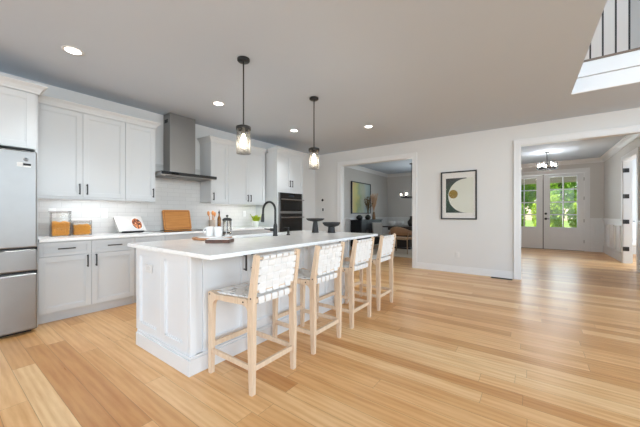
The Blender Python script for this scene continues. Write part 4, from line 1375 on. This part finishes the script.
# ------------------------------------------------------------------ ceiling lights
def pendant(x, y, label):
    t = thing('pendant_light', (x, y, 1.78), label, 'pendant light', 'pendant lights over the island')
    MB().lathe([(0, CZ - 0.0275), (0.055, CZ - 0.0275), (0.062, CZ - 0.02), (0.062, CZ - 0.0005), (0, CZ - 0.0005)], x, y, 0, 32).build('canopy', M['black'], t)
    MB().tube([(x, y, CZ - 0.02), (x, y, 2.055)], 0.007, 10).build('rod', M['black'], t)
    MB().lathe([(0, 2.062), (0.055, 2.062), (0.074, 2.054), (0.074, 2.024), (0.068, 2.024), (0.058, 2.038), (0.022, 2.038), (0.022, 1.985), (0, 1.985)], x, y, 0, 32).build('socket_cap', M['black'], t)
    MB().lathe([(0.064, 2.028), (0.067, 2.028), (0.071, 1.782), (0.068, 1.782)], x, y, 0, 40, closed=True).build('glass_shade', M['shade'], t)
    MB().lathe([(0, 1.985), (0.012, 1.98), (0.014, 1.965), (0.026, 1.93), (0.030, 1.905), (0.024, 1.88), (0, 1.865)], x, y, 0, 20).build('bulb', M['bulb'], t)
    light('pendant_lamp', 'POINT', (0, 0, 0.06), 3.5, (1, 0.9, 0.76), size=0.035, parent=t)
pendant(-2.361, 1.906, 'black pendant light with a clear glass shade, the nearer one over the island')
pendant(-2.386, 3.115, 'black pendant light with a clear glass shade, the farther one over the island')

def can(x, y, z, label, e=36):
    t = thing('recessed_light', (x, y, z - 0.004), label, 'recessed light', 'recessed ceiling lights')
    MB().lathe([(0.062, -0.0045), (0.085, -0.0045), (0.087, -0.0005), (0.062, -0.0005)], x, y, z, 36, closed=True).build('trim_ring', M['plate'], t)
    MB().lathe([(0, -0.0035), (0.0615, -0.0035), (0.0615, -0.001), (0, -0.001)], x, y, z, 32).build('lens', M['can'], t)
    light('recessed_lamp', 'SPOT', (0, 0, -0.003), e, (0.90, 0.96, 1.0), size=0.06, parent=t, spot_size=R(105), spot_blend=0.8)
can(-3.56, 0.836, CZ, 'round recessed ceiling light above the refrigerator end of the kitchen')
can(-3.603, 2.466, CZ, 'round recessed ceiling light in front of the range hood')
can(-3.625, 4.112, CZ, 'round recessed ceiling light in front of the oven tower')
can(-2.376, 4.717, CZ, 'round recessed ceiling light in front of the dining room opening')
can(-2.93, 7.95, CZ, 'round recessed ceiling light on the dining room ceiling just past the opening', 8)

# ------------------------------------------------------------------ far wall objects
t = thing('framed_print', (-1.173, YF - 0.03, 1.06), 'black-framed abstract print with a gold disc and dark green crescent on the far wall', 'picture')
ax0, ax1, az0, az1 = -1.500, -0.848, 1.058, 2.012
b = MB()
fw = 0.025
for q in ((ax0, ax1, az0, az0 + fw), (ax0, ax1, az1 - fw, az1), (ax0, ax0 + fw, az0 + fw, az1 - fw), (ax1 - fw, ax1, az0 + fw, az1 - fw)):
    b.box(q[0], q[1], YF - 0.032, YF - 0.001, q[2], q[3], 0.002)
b.build('frame', M['black'], t)
mat_ = MB().box(ax0 + fw, ax1 - fw, YF - 0.012, YF - 0.002, az0 + fw, az1 - fw).build('mat_board', mat('mat_board', srgb(236, 232, 226), 0.7, var=0.01), t)
ix0, ix1, iz0, iz1 = ax0 + 0.095, ax1 - 0.06, az0 + 0.135, az1 - 0.135
MB().box(ix0, ix1, YF - 0.0135, YF - 0.0121, iz0, iz1).build('print_ground', mat('print_ground', srgb(226, 226, 212), 0.7, var=0.05, vscale=8), mat_)
# dark field with an elliptical bite on its right
n = 28
ecx, ecz, erx, erz = ix0 + 0.375, (iz0 + iz1) / 2 - 0.01, 0.33, 0.335
arc = []
for i in range(n + 1):
    a = R(90 + 180 * i / n)
    arc.append((ecx + erx * math.cos(a), ecz + erz * math.sin(a)))
top = [(ix0, iz1), (ix0 + 0.37, iz1), (ix0 + 0.37, iz1 - 0.02)]
poly = [(ix0, iz0), (ix0 + 0.37, iz0), ] + [(p[0], max(min(p[1], iz1 - 0.006), iz0 + 0.006)) for p in reversed(arc)] + [(ix0 + 0.37, iz1), (ix0, iz1)]
vs = []
g = MB()
for i in range(n):
    p, q = arc[i], arc[i + 1]
    zc = [max(min(z, iz1), iz0) for z in (p[1], q[1])]
    g.add([(ix0, YF - 0.0142, zc[0]), (p[0], YF - 0.0142, zc[0]), (q[0], YF - 0.0142, zc[1]), (ix0, YF - 0.0142, zc[1])], [[0, 1, 2, 3]])
g.add([(ix0, YF - 0.0142, ecz + erz), (ecx, YF - 0.0142, ecz + erz), (ecx, YF - 0.0142, iz1), (ix0, YF - 0.0142, iz1)], [[0, 1, 2, 3]])
g.add([(ix0, YF - 0.0142, ecz - erz), (ecx, YF - 0.0142, ecz - erz), (ecx, YF - 0.0142, iz0), (ix0, YF - 0.0142, iz0)], [[0, 1, 2, 3]])
gm = bpy.data.materials.new('crescent_ink')
gm.use_nodes = True
k = NT(gm)
sp = k.n('ShaderNodeSeparateXYZ')
tc = k.n('ShaderNodeTexCoord')
k.l(tc.outputs['Object'], sp.inputs[0])
zz = k.math('ADD', sp.outputs[2], k.math('MULTIPLY', k.noise(tc.outputs['Object'], 6, 3), 0.2))
k.l(k.ramp(zz, [(0.25, srgb(40, 58, 46)), (0.6, srgb(58, 84, 64)), (0.82, srgb(70, 78, 74)), (0.95, srgb(74, 72, 72))]), k.b.inputs['Base Color'])
k.b.inputs['Roughness'].default_value = 0.7
g.build('dark_crescent', gm, mat_)
MB().prism(ellipse(ix0 + 0.138, ecz + 0.035, 0.082, 0.086), 1, YF - 0.0150, YF - 0.0136).build('gold_disc', mat('gold_ink', srgb(150, 120, 34), 0.6, var=0.15, vscale=12), mat_)
MB().box(ax0 + fw, ax1 - fw, YF - 0.022, YF - 0.0205, az0 + fw, az1 - fw).build('glazing', faint_glass(), t)

t = thing('thermostat', (-4.488, YF, 1.53), 'small black round thermostat on the far wall, above the black switch', 'thermostat')
MB().lathe([(0, 0), (0.034, 0), (0.034, 0.012), (0.028, 0.02), (0, 0.021)], n=24, mtx=Matrix.Translation((-4.488, YF - 0.0005, 1.53)) @ Matrix.Rotation(R(90), 4, 'X')).build('dial', M['black'], t)
MB().box(-4.53, -4.446, YF - 0.004, YF - 0.0003, 1.488, 1.572, 0.002).build('back_plate', M['plate'], t)
t = thing('wall_switch', (-4.475, YF, 1.28), 'small black wall switch on the far wall, below the thermostat', 'switch')
MB().box(-4.515, -4.435, YF - 0.006, YF - 0.0003, 1.225, 1.335, 0.002).build('cover_plate', M['plate'], t)
MB().box(-4.495, -4.455, YF - 0.012, YF - 0.006, 1.245, 1.315, 0.002).build('rocker', M['black'], t)

outlet('y', (-1.19, YF - 0.0005, 0.36), 'white wall outlet low on the far wall below the abstract print')
t = thing('floor_vent', (-0.44, 6.14, 0), 'dark slotted floor vent set in the oak floor below the far wall', 'vent')
MB().box(-0.61, -0.28, 6.085, 6.205, 0.0003, 0.004, 0.001).build('frame', mat('vent_bronze', srgb(70, 62, 56), 0.5, metal=0.4), t)
b = MB()
for i in range(12):
    b.box(-0.595 + i * 0.0258, -0.578 + i * 0.0258, 6.10, 6.19, 0.004, 0.0055)
b.build('slat', M['gap'], t)

# ------------------------------------------------------------------ dining room
t = thing('sideboard', (-4.5, 8.75, 0), 'black sideboard against the dining room wall under the framed painting', 'sideboard')
sx0, sx1, sy0, sy1 = DIN_X0 + 0.045, -4.28, 8.0, 9.55
DK = mat('black_lacquer', srgb(18, 18, 20), 0.5, var=0.05, spec=0.25)
MB().box(sx0, sx1 - 0.02, sy0, sy1, 0.12, 0.935, 0.003).build('body', DK, t)
MB().box(sx0 - 0.005, sx1 + 0.015, sy0 - 0.015, sy1 + 0.015, 0.936, 0.968, 0.003).build('top', DK, t)
for i in range(4):
    a = sy0 + 0.01 + i * (sy1 - sy0 - 0.02) / 4
    c = a + (sy1 - sy0 - 0.02) / 4
    d = MB().box(sx1 - 0.019, sx1, a + 0.004, c - 0.004, 0.13, 0.925, 0.003).build('door', DK, t)
    hy = c - 0.04 if i % 2 == 0 else a + 0.04
    MB().box(sx1, sx1 + 0.02, hy - 0.006, hy + 0.006, 0.5, 0.66, 0.002).build('handle', M['steel'], d)
for (x, y) in ((sx0 + 0.03, sy0 + 0.03), (sx1 - 0.05, sy0 + 0.03), (sx0 + 0.03, sy1 - 0.03), (sx1 - 0.05, sy1 - 0.03)):
    MB().tube([(x, y, 0), (x, y, 0.12)], [0.014, 0.02], 10).build('leg', DK, t)

def pot(x, y, r_, h, label):
    t = thing('round_vase', (x, y, 0.9685), label, 'vase', 'dark vases on the sideboard')
    MB().lathe([(0, 0), (r_ * 0.5, 0), (r_ * 0.9, h * 0.25), (r_, h * 0.5), (r_ * 0.8, h * 0.8), (r_ * 0.42, h * 0.95), (r_ * 0.45, h), (r_ * 0.36, h), (r_ * 0.35, h * 0.9), (0, h * 0.85)], x, y, 0.9685, 28).build('vase_body', M['black'], t)
    return t
pot(-4.45, 8.20, 0.105, 0.16, 'round black vase on the near end of the sideboard')
t = pot(-4.45, 8.80, 0.10, 0.16, 'round black vase with dark dried stems in front of the painting')
rnd = random.Random(5)
b = MB()
for i in range(26):
    a, L = rnd.uniform(0, 6.28), rnd.uniform(0.35, 0.62)
    sp_ = rnd.uniform(0.02, 0.15)
    p0 = Vector((-4.45, 8.80, 1.12))
    p1 = p0 + Vector((math.cos(a) * sp_ * .5, math.sin(a) * sp_ * .5, L * .6))
    p2 = p0 + Vector((math.cos(a) * sp_, math.sin(a) * sp_, L))
    b.tube([p0, p1, p2], [0.003, 0.003, 0.002], 5)
    for q in range(7):
        c = p1.lerp(p2, q / 6)
        u = Vector((rnd.uniform(-1, 1), rnd.uniform(-1, 1), rnd.uniform(-.3, 1))).normalized()
        v = u.orthogonal().normalized() * 0.012
        b.add([c, c + u * 0.025 + v, c + u * 0.055, c + u * 0.025 - v], [[0, 1, 2, 3]])
b.build('dried_stems', mat('dried_stems', srgb(104, 84, 46), 0.8, var=0.3, vscale=20), t)
t = thing('pampas_vase', (-4.48, 9.30, 0.9685), 'tan vase of pale pampas grass on the far end of the sideboard', 'vase')
MB().lathe([(0, 0), (0.055, 0), (0.06, 0.03), (0.05, 0.16), (0.035, 0.24), (0.04, 0.26), (0.03, 0.26), (0, 0.2)], -4.48, 9.30, 0.9685, 24).build('vase_body', mat('tan_clay', srgb(150, 116, 84), 0.7, var=0.1), t)
b = MB()
for i in range(14):
    a = rnd.uniform(0, 6.28)
    sp_ = rnd.uniform(0.02, 0.14)
    L = rnd.uniform(0.55, 0.78)
    p0 = Vector((-4.48, 9.30, 1.2))
    p2 = p0 + Vector((math.cos(a) * sp_, math.sin(a) * sp_, L - 0.1))
    b.tube([p0, p0.lerp(p2, .5), p2], [0.003, 0.003, 0.002], 5)
    for q in range(150):
        f_ = rnd.random()
        c = p0.lerp(p2, 0.35 + 0.65 * f_)
        u = Vector((rnd.uniform(-1, 1), rnd.uniform(-1, 1), rnd.uniform(0.6, 2))).normalized() * rnd.uniform(0.04, 0.09)
        v = u.orthogonal().normalized() * 0.004
        b.add([c - v, c + v, c + u], [[0, 1, 2]])
b.build('pampas_plumes', mat('pampas', srgb(222, 190, 158), 0.9, var=0.15, vscale=10), t)

# framed painting over the sideboard
t = thing('framed_painting', (DIN_X0 + 0.03, 8.74, 1.19), 'large black-framed abstract painting in yellow and green above the sideboard', 'picture')
pm = bpy.data.materials.new('abstract_paint')
pm.use_nodes = True
k = NT(pm)
tc = k.n('ShaderNodeTexCoord')
sp = k.n('ShaderNodeSeparateXYZ')
k.l(tc.outputs['Object'], sp.inputs[0])
f = k.math('ADD', k.math('MULTIPLY', k.math('ADD', sp.outputs[1], 0.64), 0.78), k.math('MULTIPLY', k.math('SUBTRACT', k.noise(tc.outputs['Object'], 2.6, 5, 0.65), 0.5), 0.7))
k.l(k.ramp(f, [(0.0, srgb(204, 180, 120)), (0.2, srgb(196, 190, 112)), (0.36, srgb(150, 166, 128)), (0.55, srgb(178, 182, 158)), (0.75, srgb(168, 182, 180)), (1.0, srgb(140, 160, 160))]), k.b.inputs['Base Color'])
k.b.inputs['Roughness'].default_value = 0.6
x0 = DIN_X0 + 0.001
b = MB()
for q in ((8.08, 9.42, 1.17, 1.20), (8.08, 9.42, 2.19, 2.22), (8.08, 8.11, 1.20, 2.19), (9.39, 9.42, 1.20, 2.19)):
    b.box(x0, x0 + 0.05, q[0], q[1], q[2], q[3], 0.003)
b.build('frame', M['black'], t)
MB().box(x0, x0 + 0.035, 8.11, 9.39, 1.20, 2.19).build('canvas', pm, t)

# rug, table
single('dining_rug', box(-4.2, -1.75, 7.55, 10.75, 0.0005, 0.012, 0.004), mat('rug_wool', srgb(208, 194, 178), 0.95, var=0.12, vscale=40, bump=0.3), 'pale woven rug under the dining table', 'rug')
RZ = 0.0125
WN = wood('dark_table_wood', srgb(40, 32, 28), srgb(60, 48, 42), (4, 20, 20), 0.3)
t = thing('dining_table', (-2.95, 9.45, RZ), 'dark wood dining table in the dining room beyond the opening', 'dining table')
MB().box(-4.0, -1.95, 8.95, 9.95, 0.72, 0.76, 0.006).build('tabletop', WN, t)
MB().box(-3.85, -2.1, 9.05, 9.08, 0.63, 0.72).box(-3.85, -2.1, 9.82, 9.85, 0.63, 0.72).build('apron', WN, t)
for x in (-3.45, -2.45):
    MB().box(x - 0.28, x + 0.28, 9.25, 9.65, RZ, 0.06, 0.01).box(x - 0.22, x + 0.22, 9.31, 9.59, 0.06, 0.63, 0.01).build('pedestal', WN, t)
for (x, y, lab) in ((-3.86, 9.42, 'white bowl on the dining table, nearer the grey chair'), (-3.60, 9.50, 'white bowl on the dining table, farther from the grey chair')):
    t = thing('bowl', (x, y, 0.7605), lab, 'bowl', 'white bowls on the dining table')
    MB().lathe([(0, 0), (0.05, 0), (0.055, 0.012), (0.105, 0.07), (0.115, 0.14), (0.109, 0.14), (0.098, 0.07), (0.04, 0.02), (0, 0.018)], x, y, 0.7605, 28).build('bowl_body', M['ceramic'], t)
t = thing('table_vase', (-3.10, 9.2, 0.7605), 'tall dark jug standing on the dining table by the opening edge', 'vase')
MB().lathe([(0, 0), (0.09, 0), (0.13, 0.08), (0.13, 0.16), (0.07, 0.24), (0.06, 0.30), (0.075, 0.33), (0.06, 0.33), (0.05, 0.26), (0, 0.2)], -3.10, 9.2, 0.7605, 28).build('jug_body', M['stone'], t)
MB().tube([(-3.03, 9.2, 1.05), (-2.96, 9.2, 1.02), (-2.95, 9.2, 0.95), (-2.975, 9.2, 0.90)], 0.012, 8).build('handle', M['stone'], t)

# woven armchair seen from behind
RT = wood('rattan', srgb(146, 108, 80), srgb(178, 138, 106), (60, 60, 60), 0.6)
FR = wood('chair_frame_wood', srgb(160, 130, 102), srgb(194, 164, 134), (20, 20, 4), 0.5)
def armchair(cx, cy, rz, label):
    t = thing('rattan_armchair', (cx, cy, RZ), label, 'armchair')
    mt = Matrix.Translation((cx, cy, RZ)) @ Matrix.Rotation(rz, 4, 'Z')
    n = 20
    vs, fs = [], []
    for i in range(n + 1):
        a = R(180 + 180 * i / n)
        ext = abs(math.cos(a))
        x, y = 0.33 * math.cos(a), 0.30 * math.sin(a)
        zt = 0.76 - 0.12 * ext ** 2
        for (rr_, z) in ((1.0, 0.53), (1.03, zt), (0.96, zt), (0.94, 0.53)):
            vs.append((x * rr_, y * rr_, z))
    for i in range(n):
        for q in range(4):
            fs.append([i * 4 + q, i * 4 + (q + 1) % 4, (i + 1) * 4 + (q + 1) % 4, (i + 1) * 4 + q])
    fs += [[0, 1, 2, 3], [n * 4 + q for q in (3, 2, 1, 0)]]
    MB().add(vs, fs, True, mt).build('backrest', RT, t)
    b = MB()
    rim = []
    for i in range(n + 1):
        a = R(180 + 180 * i / n)
        rim.append((0.336 * math.cos(a), 0.297 * math.sin(a), 0.765 - 0.12 * math.cos(a) ** 2))
    b.tube(rim, 0.014, 8, mtx=mt)
    b.build('top_rail', FR, t)
    MB().box(-0.29, 0.29, -0.26, 0.28, 0.40, 0.455, 0.015, 3, mtx=mt).build('seat', FR, t)
    for (x, y) in ((-0.29, -0.24), (0.29, -0.24), (-0.30, 0.25), (0.30, 0.25)):
        MB().tube([(x * 1.03, y * 1.03, 0), (x, y, 0.41), (x * 1.05, y * (0.75 if y < 0 else 0.2), 0.62)], [0.013, 0.018, 0.014], 8, mtx=mt).build('leg', FR, t)
armchair(-3.13, 8.38, R(-6), 'brown woven barrel armchair at the near side of the dining table')

GC = mat('grey_upholstery', srgb(176, 174, 170), 0.9, var=0.06, vscale=30)
t = thing('dining_chair', (-3.92, 8.72, RZ), 'grey upholstered dining chair between the sideboard and the dining table', 'chair')
mt = Matrix.Translation((-3.92, 8.72, RZ)) @ Matrix.Rotation(R(60), 4, 'Z')
MB().box(-0.19, 0.19, -0.2, 0.2, 0.42, 0.49, 0.02, 3, mtx=mt).build('seat', GC, t)
MB().box(-0.19, 0.19, -0.03, 0.03, 0.0, 0.40, 0.02, 3, mtx=mt @ Matrix.Translation((0, 0.2, 0.47)) @ Matrix.Rotation(R(-10), 4, 'X')).build('backrest', GC, t)
for (x, y) in ((-0.16, -0.17), (0.16, -0.17), (-0.16, 0.17), (0.16, 0.17)):
    MB().tube([(x * 1.1, y * 1.1, 0), (x, y, 0.43)], [0.012, 0.018], 8, mtx=mt).build('leg', WN, t)

# dining chandelier
def candle_ring(t, cx, cy, zr, rad, n, ztop, zc, a0=0.0, shade_h=0.10, glass=True, en=2.0, r_s=0.035):
    MB().lathe([(0, zc - 0.025), (0.055, zc - 0.025), (0.06, zc - 0.001), (0, zc - 0.001)], cx, cy, 0, 28).build('canopy', M['black'], t)
    MB().tube([(cx, cy, zc - 0.02), (cx, cy, zr - 0.01)], 0.009, 10).build('rod', M['black'], t)
    MB().lathe([(rad - 0.009, zr - 0.014), (rad + 0.009, zr - 0.014), (rad + 0.009, zr + 0.014), (rad - 0.009, zr + 0.014)], cx, cy, 0, 48, closed=True).build('ring', M['black'], t)
    for i in range(n):
        a = a0 + 2 * math.pi * i / n
        x, y = cx + rad * math.cos(a), cy + rad * math.sin(a)
        s = MB().tube([(cx, cy, zr), (x, y, zr)], 0.006, 8).lathe([(0, zr + 0.012), (0.03, zr + 0.014), (0.03, zr + 0.024), (0.012, zr + 0.024), (0.012, zr + 0.06), (0, zr + 0.06)], x, y, 0, 14).build('arm', M['black'], t)
        MB().lathe([(0, zr + 0.06), (0.012, zr + 0.064), (0.022, zr + 0.095), (0.014, zr + 0.12), (0, zr + 0.135)], x, y, 0, 14).build('bulb', M['bulb'], s)
        if glass:
            MB().lathe([(r_s - 0.002, zr + 0.025), (r_s, zr + 0.025), (r_s + 0.004, zr + 0.025 + shade_h), (r_s + 0.002, zr + 0.025 + shade_h)], x, y, 0, 24, closed=True).build('glass_shade', M['glass'], s)
    light('chandelier_lamp', 'POINT', (0, 0, 0.10), en, (0.95, 0.95, 0.95), size=0.12, parent=t)
t = thing('chandelier', (-3.05, 9.0, 1.66), 'black ring chandelier with candle lights on a long rod over the dining table', 'chandelier')
candle_ring(t, -3.05, 9.0, 1.68, 0.31, 6, 0, CZ, R(20), 0.14, True, 5, 0.045)
t = thing('ceiling_chandelier', (0.33, 10.05, 2.4), 'small black chandelier with glass shades close to the entry hall ceiling', 'chandelier')
candle_ring(t, 0.33, 10.05, 2.40, 0.20, 5, 0, HZ, R(20), 0.15, True, 11, 0.042)

# white slipper chair in the room past the side door
t = thing('slipper_chair', (2.24, 11.35, 0), 'white chair with dark slanted legs glimpsed through the side doorway', 'chair')
sx_, sy_ = 2.24, 11.35
MB().box(sx_ - 0.3, sx_ + 0.3, sy_ - 0.3, sy_ + 0.3, 0.30, 0.48, 0.05, 3).build('seat', M['ceramic'], t)
MB().box(sx_ - 0.3, sx_ + 0.3, sy_ + 0.2, sy_ + 0.32, 0.45, 0.92, 0.05, 3).build('backrest', M['ceramic'], t)
for (a, c) in ((-1, -1), (1, -1), (-1, 1), (1, 1)):
    MB().tube([(sx_ + a * 0.29, sy_ + c * 0.29, 0), (sx_ + a * 0.22, sy_ + c * 0.22, 0.32)], [0.016, 0.024], 8).build('leg', M['black'], t)
